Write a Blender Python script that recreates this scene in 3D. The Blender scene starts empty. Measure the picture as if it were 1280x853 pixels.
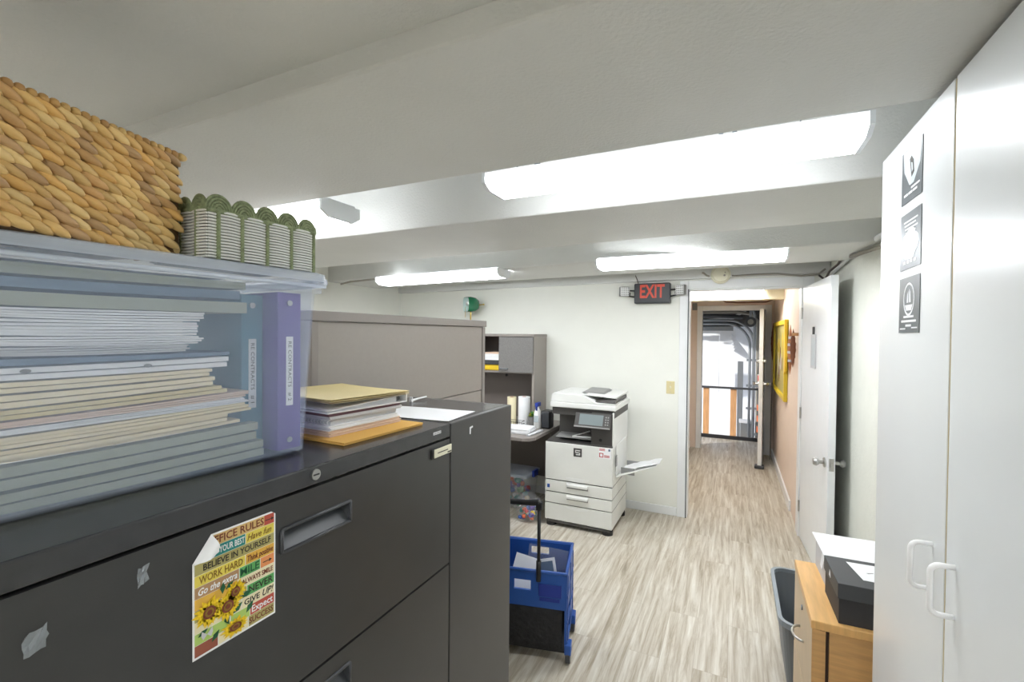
import bpy, bmesh, math, random
from mathutils import Vector, Matrix
random.seed(7)
PI = math.pi
scene = bpy.context.scene
COL = scene.collection

# ------------------------------------------------------------------ materials
def lin(c):
    def f(v):
        v /= 255.0
        return v / 12.92 if v <= 0.04045 else ((v + 0.055) / 1.055) ** 2.4
    return (f(c[0]), f(c[1]), f(c[2]), 1.0)

def nodes_of(name):
    m = bpy.data.materials.new(name)
    m.use_nodes = True
    nt = m.node_tree
    return m, nt, nt.nodes['Principled BSDF']

def add_bump(nt, b, scale, strength, dist=0.01, detail=4.0, stretch=None):
    tc = nt.nodes.new('ShaderNodeTexCoord')
    n = nt.nodes.new('ShaderNodeTexNoise')
    n.inputs['Scale'].default_value = scale
    n.inputs['Detail'].default_value = detail
    src = tc.outputs['Object']
    if stretch:
        mp = nt.nodes.new('ShaderNodeMapping')
        mp.inputs['Scale'].default_value = stretch
        nt.links.new(src, mp.inputs['Vector'])
        src = mp.outputs['Vector']
    nt.links.new(src, n.inputs['Vector'])
    bp = nt.nodes.new('ShaderNodeBump')
    bp.inputs['Strength'].default_value = strength
    bp.inputs['Distance'].default_value = dist
    nt.links.new(n.outputs['Fac'], bp.inputs['Height'])
    nt.links.new(bp.outputs['Normal'], b.inputs['Normal'])
    return n

def mat(name, col, rough=0.5, metal=0.0, bump=None, var=None, spec=0.5, coat=0.0):
    """plain surface; bump=(scale,strength,dist); var=(scale,amount[,stretch])"""
    m, nt, b = nodes_of(name)
    c = lin(col)
    b.inputs['Base Color'].default_value = c
    b.inputs['Roughness'].default_value = rough
    b.inputs['Metallic'].default_value = metal
    b.inputs['Specular IOR Level'].default_value = spec
    b.inputs['Coat Weight'].default_value = coat
    if bump:
        add_bump(nt, b, bump[0], bump[1], bump[2])
    v = var or (9.0, 0.02)
    tc = nt.nodes.new('ShaderNodeTexCoord')
    src = tc.outputs['Object']
    if len(v) > 2:
        mp = nt.nodes.new('ShaderNodeMapping')
        mp.inputs['Scale'].default_value = v[2]
        nt.links.new(src, mp.inputs['Vector'])
        src = mp.outputs['Vector']
    n = nt.nodes.new('ShaderNodeTexNoise')
    n.inputs['Scale'].default_value = v[0]
    n.inputs['Detail'].default_value = 5
    nt.links.new(src, n.inputs['Vector'])
    r = nt.nodes.new('ShaderNodeValToRGB')
    r.color_ramp.elements[0].position = 0.3
    r.color_ramp.elements[1].position = 0.7
    k = v[1]
    r.color_ramp.elements[0].color = (c[0] * (1 - k), c[1] * (1 - k), c[2] * (1 - k), 1)
    r.color_ramp.elements[1].color = (min(1, c[0] * (1 + k)), min(1, c[1] * (1 + k)), min(1, c[2] * (1 + k)), 1)
    nt.links.new(n.outputs['Fac'], r.inputs['Fac'])
    nt.links.new(r.outputs['Color'], b.inputs['Base Color'])
    return m

def emit(name, col, strength):
    m, nt, b = nodes_of(name)
    b.inputs['Base Color'].default_value = lin(col)
    b.inputs['Emission Color'].default_value = lin(col)
    b.inputs['Emission Strength'].default_value = strength
    b.inputs['Roughness'].default_value = 0.4
    return m

def clear(name, col, alpha, rough=0.25):
    m, nt, b = nodes_of(name)
    b.inputs['Base Color'].default_value = lin(col)
    b.inputs['Roughness'].default_value = rough
    out = nt.nodes['Material Output']
    tr = nt.nodes.new('ShaderNodeBsdfTransparent')
    mx = nt.nodes.new('ShaderNodeMixShader')
    n = nt.nodes.new('ShaderNodeTexNoise')
    n.inputs['Scale'].default_value = 6.0
    mr = nt.nodes.new('ShaderNodeMapRange')
    mr.inputs['To Min'].default_value = alpha - 0.04
    mr.inputs['To Max'].default_value = alpha + 0.04
    nt.links.new(n.outputs['Fac'], mr.inputs['Value'])
    nt.links.new(mr.outputs['Result'], mx.inputs['Fac'])
    nt.links.new(tr.outputs['BSDF'], mx.inputs[1])
    nt.links.new(b.outputs['BSDF'], mx.inputs[2])
    nt.links.new(mx.outputs['Shader'], out.inputs['Surface'])
    return m

def attr_mat(name, rough=0.6):
    m, nt, b = nodes_of(name)
    a = nt.nodes.new('ShaderNodeAttribute')
    a.attribute_name = 'tint'
    nt.links.new(a.outputs['Color'], b.inputs['Base Color'])
    b.inputs['Roughness'].default_value = rough
    return m, nt, b

def floor_mat():
    m, nt, b = nodes_of('vinyl_plank')
    tc = nt.nodes.new('ShaderNodeTexCoord')
    mp = nt.nodes.new('ShaderNodeMapping')
    mp.inputs['Rotation'].default_value = (0, 0, PI / 2)
    nt.links.new(tc.outputs['Object'], mp.inputs['Vector'])
    br = nt.nodes.new('ShaderNodeTexBrick')
    br.offset = 0.37
    br.inputs['Scale'].default_value = 1.0
    br.inputs['Brick Width'].default_value = 1.2
    br.inputs['Row Height'].default_value = 0.155
    br.inputs['Mortar Size'].default_value = 0.0012
    br.inputs['Mortar Smooth'].default_value = 0.3
    br.inputs['Bias'].default_value = 0.0
    br.inputs['Color1'].default_value = (0, 0, 0, 1)
    br.inputs['Color2'].default_value = (1, 1, 1, 1)
    br.inputs['Mortar'].default_value = (0.5, 0.5, 0.5, 1)
    nt.links.new(mp.outputs['Vector'], br.inputs['Vector'])
    # grain, stretched along the plank (world Y) and shifted from plank to plank
    mp2 = nt.nodes.new('ShaderNodeMapping')
    mp2.inputs['Scale'].default_value = (32.0, 1.9, 1.0)
    ad = nt.nodes.new('ShaderNodeVectorMath'); ad.operation = 'ADD'
    sc = nt.nodes.new('ShaderNodeVectorMath'); sc.operation = 'SCALE'
    sc.inputs['Scale'].default_value = 7.0
    nt.links.new(br.outputs['Color'], sc.inputs[0])
    nt.links.new(tc.outputs['Object'], mp2.inputs['Vector'])
    nt.links.new(mp2.outputs['Vector'], ad.inputs[0])
    nt.links.new(sc.outputs['Vector'], ad.inputs[1])
    n1 = nt.nodes.new('ShaderNodeTexNoise')
    n1.inputs['Scale'].default_value = 1.0
    n1.inputs['Detail'].default_value = 10
    n1.inputs['Roughness'].default_value = 0.7
    n1.inputs['Distortion'].default_value = 0.5
    nt.links.new(ad.outputs['Vector'], n1.inputs['Vector'])
    r1 = nt.nodes.new('ShaderNodeValToRGB')
    e = r1.color_ramp.elements
    e[0].position = 0.30; e[0].color = lin((154, 142, 124))
    e[1].position = 0.70; e[1].color = lin((230, 228, 219))
    x = e.new(0.42); x.color = lin((186, 176, 158))
    x = e.new(0.54); x.color = lin((211, 205, 192))
    nt.links.new(n1.outputs['Fac'], r1.inputs['Fac'])
    # plank to plank tone
    mx = nt.nodes.new('ShaderNodeMix'); mx.data_type = 'RGBA'; mx.blend_type = 'MULTIPLY'
    mx.inputs['Factor'].default_value = 1.0
    r2 = nt.nodes.new('ShaderNodeValToRGB')
    r2.color_ramp.elements[0].color = (0.93, 0.925, 0.915, 1)
    r2.color_ramp.elements[1].color = (1, 1, 1, 1)
    nt.links.new(br.outputs['Color'], r2.inputs['Fac'])
    nt.links.new(r1.outputs['Color'], mx.inputs['A'])
    nt.links.new(r2.outputs['Color'], mx.inputs['B'])
    mx2 = nt.nodes.new('ShaderNodeMix'); mx2.data_type = 'RGBA'
    mx2.inputs['B'].default_value = lin((178, 168, 152))
    nt.links.new(br.outputs['Fac'], mx2.inputs['Factor'])
    mp3 = nt.nodes.new('ShaderNodeMapping'); mp3.inputs['Scale'].default_value = (9.0, 0.9, 1.0)
    nt.links.new(ad.outputs['Vector'], mp3.inputs['Vector'])
    n2 = nt.nodes.new('ShaderNodeTexNoise'); n2.inputs['Scale'].default_value = 0.16; n2.inputs['Detail'].default_value = 4
    nt.links.new(mp3.outputs['Vector'], n2.inputs['Vector'])
    r3 = nt.nodes.new('ShaderNodeValToRGB')
    r3.color_ramp.elements[0].position = 0.34; r3.color_ramp.elements[0].color = (0.87, 0.85, 0.82, 1)
    r3.color_ramp.elements[1].position = 0.60; r3.color_ramp.elements[1].color = (1, 1, 1, 1)
    nt.links.new(n2.outputs['Fac'], r3.inputs['Fac'])
    mx3 = nt.nodes.new('ShaderNodeMix'); mx3.data_type = 'RGBA'; mx3.blend_type = 'MULTIPLY'; mx3.inputs['Factor'].default_value = 1.0
    nt.links.new(mx.outputs['Result'], mx3.inputs['A']); nt.links.new(r3.outputs['Color'], mx3.inputs['B'])
    nt.links.new(mx3.outputs['Result'], mx2.inputs['A'])
    nt.links.new(mx2.outputs['Result'], b.inputs['Base Color'])
    b.inputs['Roughness'].default_value = 0.42
    b.inputs['Specular IOR Level'].default_value = 0.4
    return m

M = {}
M['floor'] = floor_mat()
M['wall'] = mat('wall_cream', (238, 239, 231), 0.6, bump=(95, 0.2, 0.003), var=(5, 0.012))
M['wall_right'] = mat('wall_cream_rough', (234, 236, 227), 0.6, bump=(55, 0.5, 0.006))
M['ceiling'] = mat('ceiling_white', (216, 217, 214), 0.65, bump=(120, 0.5, 0.004), var=(3.0, 0.03))
M['peach'] = mat('peach_wall', (232, 215, 201), 0.7, bump=(80, 0.3, 0.004))
M['trim'] = mat('white_trim', (236, 238, 238), 0.35)
M['door'] = mat('white_door', (238, 241, 243), 0.28)
M['black_metal'] = mat('black_cabinet_metal', (54, 54, 54), 0.30, bump=(420, 0.12, 0.001), var=(14, 0.06), spec=0.6)
M['black_top'] = mat('black_cabinet_top', (52, 53, 55), 0.2, bump=(300, 0.025, 0.0005), var=(25, 0.1), spec=0.65)
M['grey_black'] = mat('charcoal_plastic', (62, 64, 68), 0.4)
M['handle_grey'] = mat('handle_recess_grey', (76, 79, 83), 0.36)
M['black'] = mat('black_plastic', (24, 24, 26), 0.45)
M['black_cloth'] = mat('black_cloth', (34, 34, 36), 0.8, bump=(30, 0.8, 0.02))
M['white_plastic'] = mat('white_plastic', (238, 239, 238), 0.35)
M['wardrobe'] = mat('wardrobe_white', (233, 237, 238), 0.24, coat=0.1, var=(2.0, 0.015))
M['wardrobe_edge'] = mat('wardrobe_edge_cream', (222, 210, 176), 0.5)
M['printer'] = mat('printer_offwhite', (226, 227, 222), 0.42)
M['printer_light'] = mat('printer_white', (230, 231, 228), 0.4)
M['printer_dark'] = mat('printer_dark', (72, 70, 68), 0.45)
M['printer_grey'] = mat('printer_grey', (140, 140, 138), 0.45)
M['screen'] = mat('screen_grey', (128, 138, 140), 0.15)
M['taupe'] = mat('taupe_laminate', (152, 145, 138), 0.45, var=(60, 0.02), bump=(200, 0.04, 0.001))
M['taupe_cap'] = mat('taupe_edge', (140, 133, 128), 0.45)
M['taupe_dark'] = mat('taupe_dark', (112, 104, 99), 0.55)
M['fabric_grey'] = mat('grey_fabric', (122, 120, 118), 0.9, var=(160, 0.18), bump=(260, 0.4, 0.002))
M['oak'] = mat('honey_wood', (208, 162, 104), 0.4, var=(7, 0.12, (1, 1, 14)))
M['oak_top'] = mat('honey_wood_top', (226, 178, 112), 0.38, var=(8, 0.1, (10, 1, 1)))
M['oak_front'] = mat('pale_wood_front', (214, 188, 152), 0.42, var=(7, 0.06, (1, 14, 1)))
M['dark_gap'] = mat('dark_reveal', (58, 38, 28), 0.7)
M['metal'] = mat('brushed_metal', (190, 190, 188), 0.28, 1.0)
M['steel'] = mat('galvanised_steel', (150, 155, 160), 0.4, 0.7)
M['paper'] = mat('white_paper', (240, 241, 243), 0.75)
M['paper_grey'] = mat('grey_paper', (206, 207, 210), 0.75)
M['manila'] = mat('manila', (226, 208, 152), 0.7)
M['manila_pale'] = mat('manila_pale', (240, 226, 188), 0.7)
M['pink'] = mat('pale_pink_paper', (226, 200, 180), 0.75)
M['envelope'] = mat('kraft_envelope', (222, 174, 88), 0.65)
M['maroon'] = mat('maroon_cover', (96, 62, 70), 0.5)
M['hanging'] = mat('grey_green_folder', (164, 168, 150), 0.75)
M['bluegrey'] = mat('blue_grey_cover_and_gap_shade', (98, 118, 140), 0.6)
M['teal'] = mat('teal_binder', (72, 128, 148), 0.45)
M['purple'] = mat('purple_binder', (100, 78, 154), 0.4)
M['tub'] = clear('clear_tub_plastic', (204, 220, 246), 0.16, 0.18)
M['tub_lid'] = clear('clear_lid_plastic', (224, 234, 248), 0.45, 0.25)
M['clear_bag'] = clear('clear_bag_plastic', (230, 232, 236), 0.14, 0.15)
M['blue'] = mat('blue_plastic', (34, 82, 160), 0.4)
M['blue_dark'] = mat('deep_blue_plastic', (28, 52, 140), 0.4)
M['orange'] = mat('orange_wood', (198, 150, 104), 0.6, var=(6, 0.15, (8, 8, 1)))
M['orange_paint'] = mat('orange_stripe', (222, 108, 60), 0.5)
M['red'] = mat('red_paint', (200, 34, 40), 0.4)
M['red_ink'] = mat('red_ink', (190, 52, 52), 0.6)
M['yellow'] = mat('yellow_paint', (216, 190, 44), 0.5)
M['yellow_pale'] = mat('yellow_plastic', (232, 196, 40), 0.5)
M['green'] = mat('green_paint', (60, 120, 62), 0.5)
M['lime'] = mat('lime_leaf', (150, 176, 62), 0.6)
M['brown'] = mat('brown_wood', (122, 74, 48), 0.6)
M['carved'] = mat('carved_wood', (180, 120, 84), 0.6, var=(30, 0.3))
M['ivory'] = mat('ivory_plastic', (222, 210, 162), 0.4)
M['cream_plastic'] = mat('cream_plastic', (224, 220, 196), 0.45)
M['cable'] = mat('grey_cable', (150, 146, 136), 0.6)
M['cable_dark'] = mat('dark_cable', (84, 76, 70), 0.6)
M['fixture'] = mat('fixture_white', (228, 232, 234), 0.4)
M['diffuser'] = emit('light_diffuser', (248, 251, 255), 7.0)
M['diffuser_far'] = emit('far_diffuser', (248, 251, 255), 13.0)
M['diffuser_hall'] = emit('hall_diffuser', (252, 251, 250), 12.0)
M['diffuser_fill'] = emit('added_rear_fill', (250, 252, 255), 22.0)  # for the unseen lights added to brighten the near side
M['exit_red'] = emit('exit_letters', (206, 78, 58), 0.06)
M['lamp_green'] = mat('green_glass_shade', (20, 112, 74), 0.12, coat=0.6)
M['lamp_white'] = mat('white_glass_shade', (206, 226, 222), 0.2)
M['brass'] = mat('brass', (206, 178, 96), 0.3, 0.9)
M['wicker_green'] = mat('green_cord', (128, 138, 102), 0.75, bump=(500, 0.6, 0.002), var=(120, 0.3))
M['wicker_white'] = mat('white_cord', (226, 227, 222), 0.7, bump=(300, 0.4, 0.001))
M['wicker_gap_shade'] = mat('green_cord_gap_shade', (70, 78, 56), 0.8)  # basket green darkened to paint shade into the gaps between strands
M['handle_white'] = mat('handle_white', (250, 250, 249), 0.3)
M['tape'] = clear('clear_tape', (190, 198, 206), 0.42, 0.15)
M['warehouse_white'] = mat('white_dock_door', (240, 242, 246), 0.5)
M['concrete'] = mat('concrete', (164, 160, 154), 0.8)
M['shoebox'] = mat('black_cardboard', (50, 50, 52), 0.6)
M['shoebox_top'] = mat('grey_black_cardboard', (66, 68, 71), 0.5)
M['bin_grey'] = mat('grey_bin', (112, 118, 124), 0.45)
M['bin_rim'] = mat('grey_bin_rim', (140, 150, 158), 0.4)
M['bin_in'] = mat('grey_bin_inside', (84, 88, 98), 0.5)
M['teal_tile'] = mat('teal_print', (44, 140, 134), 0.6)
M['tan_tile'] = mat('tan_print', (216, 184, 120), 0.6)
M['olive_tile'] = mat('olive_print', (178, 168, 106), 0.6)
M['yellow_tile'] = mat('yellow_print', (230, 212, 92), 0.6)
M['amber_tile'] = mat('amber_print', (226, 178, 72), 0.6)
M['brown_tile'] = mat('brown_print', (176, 138, 100), 0.6)
M['cream_tile'] = mat('cream_print', (236, 226, 190), 0.6)
M['green_tile'] = mat('green_print', (96, 170, 96), 0.6)
M['lime_tile'] = mat('lime_print', (176, 206, 110), 0.6)
M['red_tile'] = mat('red_print', (190, 84, 66), 0.6)
M['orange_tile'] = mat('orange_print', (232, 150, 92), 0.6)
M['rust_tile'] = mat('rust_print', (150, 84, 64), 0.6)
M['ink_brown'] = mat('brown_ink', (120, 56, 36), 0.6)
M['ink_dark'] = mat('dark_ink', (52, 48, 40), 0.6)
M['ink_green'] = mat('green_ink', (30, 92, 58), 0.6)
M['ink_gold'] = mat('gold_ink', (142, 110, 34), 0.6)
M['petal'] = mat('sunflower_petal', (246, 200, 28), 0.6, var=(300, 0.25))
M['poster'] = mat('poster_grey', (84, 90, 94), 0.4, var=(26, 0.12))
M['poster_light'] = mat('poster_pale', (190, 200, 205), 0.45)
wm, wnt, wb = attr_mat('water_hyacinth', 0.55)
M['hyacinth'] = wm
add_bump(wnt, wb, 260, 0.5, 0.002, stretch=(1, 0.2, 1))

# ------------------------------------------------------------------ mesh tools
def new():
    return bmesh.new()

def finish(name, bm, m, parent=None, loc=None, rot=None, bev=0.0, smooth=False, seg=2, mats=None):
    me = bpy.data.meshes.new(name)
    bmesh.ops.recalc_face_normals(bm, faces=bm.faces[:])
    bm.to_mesh(me); bm.free()
    for mm in (mats or [m]):
        me.materials.append(M[mm] if isinstance(mm, str) else mm)
    if smooth:
        for p in me.polygons:
            p.use_smooth = True
    o = bpy.data.objects.new(name, me)
    COL.objects.link(o)
    if parent is not None:
        o.parent = parent
    if loc is not None:
        o.location = loc
    if rot is not None:
        o.rotation_euler = rot
    if bev:
        b = o.modifiers.new('bevel', 'BEVEL')
        b.width = bev; b.segments = seg; b.limit_method = 'ANGLE'; b.angle_limit = math.radians(40)
    return o

def box(bm, a, b, mi=0):
    x0, y0, z0 = a; x1, y1, z1 = b
    v = [bm.verts.new(p) for p in ((x0, y0, z0), (x1, y0, z0), (x1, y1, z0), (x0, y1, z0),
                                   (x0, y0, z1), (x1, y0, z1), (x1, y1, z1), (x0, y1, z1))]
    for q in ((0, 3, 2, 1), (4, 5, 6, 7), (0, 1, 5, 4), (1, 2, 6, 5), (2, 3, 7, 6), (3, 0, 4, 7)):
        f = bm.faces.new([v[i] for i in q]); f.material_index = mi
    return v

def hexa(bm, pts, mi=0):
    """8 points: bottom ring of four then top ring of four"""
    v = [bm.verts.new(p) for p in pts]
    for q in ((0, 3, 2, 1), (4, 5, 6, 7), (0, 1, 5, 4), (1, 2, 6, 5), (2, 3, 7, 6), (3, 0, 4, 7)):
        f = bm.faces.new([v[i] for i in q]); f.material_index = mi
    return v

def prism(bm, pts, off, mi=0):
    """polygon pts (3D) extruded by vector off"""
    a = [bm.verts.new(p) for p in pts]
    b = [bm.verts.new(Vector(p) + Vector(off)) for p in pts]
    n = len(a)
    fs = [bm.faces.new(a), bm.faces.new(b[::-1])]
    for i in range(n):
        fs.append(bm.faces.new((a[i], a[(i + 1) % n], b[(i + 1) % n], b[i])))
    for f in fs: f.material_index = mi

def loft(bm, rings, cap0=True, cap1=True, mi=0, closed=True):
    vs = [[bm.verts.new(p) for p in r] for r in rings]
    n = len(vs[0])
    for k in range(len(vs) - 1):
        for i in range(n if closed else n - 1):
            j = (i + 1) % n
            f = bm.faces.new((vs[k][i], vs[k][j], vs[k + 1][j], vs[k + 1][i])); f.material_index = mi
    if cap0:
        f = bm.faces.new(vs[0][::-1]); f.material_index = mi
    if cap1:
        f = bm.faces.new(vs[-1]); f.material_index = mi
    return vs

def tube(bm, pts, r, n=8, caps=True, mi=0, closed=False):
    pts = [Vector(p) for p in pts]
    rs = r if isinstance(r, (list, tuple)) else [r] * len(pts)
    rings = []
    up = None
    m = len(pts)
    for i, p in enumerate(pts):
        if closed:
            t = pts[(i + 1) % m] - pts[i - 1]
        else:
            t = (pts[min(i + 1, m - 1)] - pts[max(i - 1, 0)])
        t.normalize()
        if up is None:
            up = Vector((0, 0, 1)) if abs(t.z) < 0.9 else Vector((1, 0, 0))
        a = t.cross(up)
        if a.length < 1e-6:
            a = t.orthogonal()
        a.normalize(); b = t.cross(a); b.normalize()
        up = -b if up.dot(-b) > 0 else b
        rings.append([p + (a * math.cos(2 * PI * k / n) + b * math.sin(2 * PI * k / n)) * rs[i] for k in range(n)])
    if closed:
        rings.append(rings[0])
        loft(bm, rings, False, False, mi)
        bmesh.ops.remove_doubles(bm, verts=bm.verts[:], dist=1e-7)
    else:
        loft(bm, rings, caps, caps, mi)

def cyl(bm, p0, p1, r, n=16, mi=0, r1=None):
    p0 = Vector(p0); p1 = Vector(p1)
    d = (p1 - p0).normalized()
    a = d.orthogonal().normalized(); b = d.cross(a)
    r1 = r if r1 is None else r1
    loft(bm, [[p0 + (a * math.cos(2 * PI * k / n) + b * math.sin(2 * PI * k / n)) * r for k in range(n)],
              [p1 + (a * math.cos(2 * PI * k / n) + b * math.sin(2 * PI * k / n)) * r1 for k in range(n)]], mi=mi)

def lathe(bm, prof, c=(0, 0, 0), n=20, mi=0, caps=True):
    c = Vector(c)
    loft(bm, [[c + Vector((r * math.cos(2 * PI * k / n), r * math.sin(2 * PI * k / n), z)) for k in range(n)] for r, z in prof], caps, caps, mi)

def ell(bm, c, r, rot=None, nu=10, nv=6, mi=0, tint=None, lay=None):
    c = Vector(c)
    R = rot or Matrix.Identity(3)
    rings = []
    for i in range(1, nv):
        th = PI * i / nv
        rings.append([c + R @ Vector((r[0] * math.sin(th) * math.cos(2 * PI * k / nu), r[1] * math.sin(th) * math.sin(2 * PI * k / nu), r[2] * math.cos(th))) for k in range(nu)])
    vs = [[bm.verts.new(p) for p in q] for q in rings]
    top = bm.verts.new(c + R @ Vector((0, 0, r[2]))); bot = bm.verts.new(c - R @ Vector((0, 0, r[2])))
    fs = []
    for a in range(len(vs) - 1):
        for i in range(nu):
            j = (i + 1) % nu
            fs.append(bm.faces.new((vs[a][i], vs[a + 1][i], vs[a + 1][j], vs[a][j])))
    for i in range(nu):
        j = (i + 1) % nu
        fs.append(bm.faces.new((top, vs[0][i], vs[0][j])))
        fs.append(bm.faces.new((bot, vs[-1][j], vs[-1][i])))
    for f in fs:
        f.material_index = mi; f.smooth = True
        if lay is not None:
            for l in f.loops: l[lay] = tint

def rrect(w, d, r, z, n=4, cx=0.0, cy=0.0):
    """rounded rectangle ring at height z, centred at cx,cy"""
    out = []
    for sx, sy, a0 in ((1, 1, 0), (-1, 1, 90), (-1, -1, 180), (1, -1, 270)):
        for k in range(n + 1):
            a = math.radians(a0 + 90 * k / n)
            out.append(Vector((cx + sx * (w / 2 - r) + r * math.cos(a), cy + sy * (d / 2 - r) + r * math.sin(a), z)))
    return out

def shell(bm, outer, inner, mi=0):
    """open-topped vessel: outer rings bottom to top, inner rings top to bottom, closed at both bottoms"""
    loft(bm, outer + inner, True, True, mi)

def text_bm(bm, s, size, mtx, mi=0, depth=0.0004, width=None, shear=0.0, bold=0.0):
    cu = bpy.data.curves.new('lettering', 'FONT')
    cu.body = s; cu.size = size; cu.extrude = depth; cu.align_x = 'CENTER'; cu.align_y = 'CENTER'
    cu.shear = shear; cu.offset = bold; cu.resolution_u = 2
    o = bpy.data.objects.new('lettering', cu)
    COL.objects.link(o)
    bpy.context.view_layer.update()
    dg = bpy.context.evaluated_depsgraph_get()
    me = o.evaluated_get(dg).to_mesh()
    xs = [v.co.x for v in me.vertices]
    sx = 1.0
    if width and xs:
        sx = width / (max(xs) - min(xs))
    vs = [bm.verts.new(mtx @ Vector((v.co.x * sx, v.co.y, v.co.z))) for v in me.vertices]
    for p in me.polygons:
        try:
            f = bm.faces.new([vs[i] for i in p.vertices]); f.material_index = mi
        except ValueError:
            pass
    o.evaluated_get(dg).to_mesh_clear()
    bpy.data.objects.remove(o); bpy.data.curves.remove(cu)

def basis(ax, ay, az, o):
    m = Matrix.Identity(4)
    for i, a in enumerate((ax, ay, az)):
        for k in range(3): m[k][i] = a[k]
    for k in range(3): m[k][3] = o[k]
    return m

FACE_X = lambda x, y, z: basis((0, 1, 0), (0, 0, 1), (1, 0, 0), (x, y, z))       # on a face looking to +X
FACE_NX = lambda x, y, z: basis((0, -1, 0), (0, 0, 1), (-1, 0, 0), (x, y, z))    # on a face looking to -X
FACE_NY = lambda x, y, z: basis((1, 0, 0), (0, 0, 1), (0, -1, 0), (x, y, z))     # on a face looking to -Y

def thing(name, label, cat, loc=(0, 0, 0), rz=0.0, group=None):
    o = bpy.data.objects.new(name, None)
    o.empty_display_size = 0.05
    COL.objects.link(o)
    o.location = loc; o.rotation_euler = (0, 0, rz)
    o['label'] = label; o['category'] = cat
    if group: o['group'] = group
    return o

def tag(o, label, cat, group=None):
    o['label'] = label; o['category'] = cat
    if group: o['group'] = group
    return o

def struct(o):
    o['kind'] = 'structure'
    return o

# ------------------------------------------------------------------ the room
XL, XR, YB, YF, WT = -3.55, 0.68, -2.6, 4.38, 0.12     # left, right, behind, far wall, its thickness
DX0, DX1, DH = -0.36, 0.505, 2.03                      # doorway
HX0, HX1, HY = -0.56, 0.505, 7.2                       # hall beyond

bm = new(); box(bm, (XL - 0.1, YB - 0.1, -0.1), (XR + 0.1, 8.07, 0.0))
struct(finish('floor', bm, 'floor'))

bm = new()
box(bm, (XL, YF, 0), (DX0, YF + WT, 2.45)); box(bm, (DX0, YF, DH), (DX1, YF + WT, 2.45)); box(bm, (DX1, YF, 0), (XR, YF + WT, 2.45))
struct(finish('wall_far', bm, 'wall'))
bm = new(); box(bm, (XR, YB, 0), (XR + 0.1, YF + WT, 2.45)); struct(finish('wall_right', bm, 'wall_right'))
bm = new(); box(bm, (XL - 0.1, YB, 0), (XL, YF + WT, 2.45)); struct(finish('wall_left', bm, 'wall'))
bm = new(); box(bm, (XL - 0.1, YB - 0.1, 0), (XR + 0.1, YB, 2.45)); struct(finish('wall_back', bm, 'taupe_dark'))  # unseen wall, coloured dark to cut bounce light onto the ceiling step

bm = new(); box(bm, (XL - 0.1, YB - 0.1, 2.42), (XR + 0.1, YF + WT, 2.52)); struct(finish('ceiling', bm, 'ceiling'))

def ceiling_beam(name, y0, y1, z, zl=None):
    """y0,y1: functions of x for the near and far lower edges"""
    zl = z if zl is None else zl
    bm = new()
    hexa(bm, [(XL, y0(XL), zl), (XR, y0(XR), z), (XR, y1(XR), z), (XL, y1(XL), zl),
              (XL, y0(XL), 2.43), (XR, y0(XR), 2.43), (XR, y1(XR), 2.43), (XL, y1(XL), 2.43)])
    return struct(finish(name, bm, 'ceiling', bev=0.007, seg=2))

ceiling_beam('trim_1', lambda x: -1.25, lambda x: 0.675, 2.158)
ceiling_beam('trim_2', lambda x: 0.668, lambda x: 1.237, 2.11)
ceiling_beam('trim_3', lambda x: 1.765, lambda x: 2.39 - 0.055 * x, 2.11)
ceiling_beam('trim_4', lambda x: 2.985 - 0.085 * x, lambda x: 3.65 - 0.1 * x, 2.11)
ceiling_beam('trim_5', lambda x: YF - 0.05, lambda x: YF, 2.125, 2.085)

# skirting and door casing
bm = new(); box(bm, (XL, YF - 0.016, 0), (-0.435, YF, 0.075)); struct(finish('baseboard_far', bm, 'trim', bev=0.004))
bm = new(); box(bm, (XR - 0.016, YB, 0), (XR, YF - 0.02, 0.075)); struct(finish('baseboard_right', bm, 'trim', bev=0.004))
bm = new(); box(bm, (XL, YB, 0), (XL + 0.016, YF - 0.02, 0.075)); struct(finish('baseboard_left', bm, 'trim', bev=0.004))
bm = new()
box(bm, (DX0 - 0.072, YF - 0.02, 0), (DX0, YF, DH + 0.075)); box(bm, (DX1, YF - 0.02, 0), (DX1 + 0.072, YF, DH + 0.075))
box(bm, (DX0, YF - 0.02, DH), (DX1, YF, DH + 0.075))
box(bm, (DX0, YF, 0), (DX0 + 0.012, YF + WT + 0.01, DH)); box(bm, (DX1 - 0.012, YF, 0), (DX1, YF + WT + 0.01, DH)); box(bm, (DX0, YF, DH - 0.012), (DX1, YF + WT + 0.01, DH))
struct(finish('trim_6', bm, 'trim', bev=0.003))
# dark strike gap along the jamb
bm = new(); box(bm, (DX0 - 0.004, YF - 0.024, 0.0), (DX0 + 0.004, YF - 0.0202, DH)); struct(finish('trim_7', bm, 'grey_black'))

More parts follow.
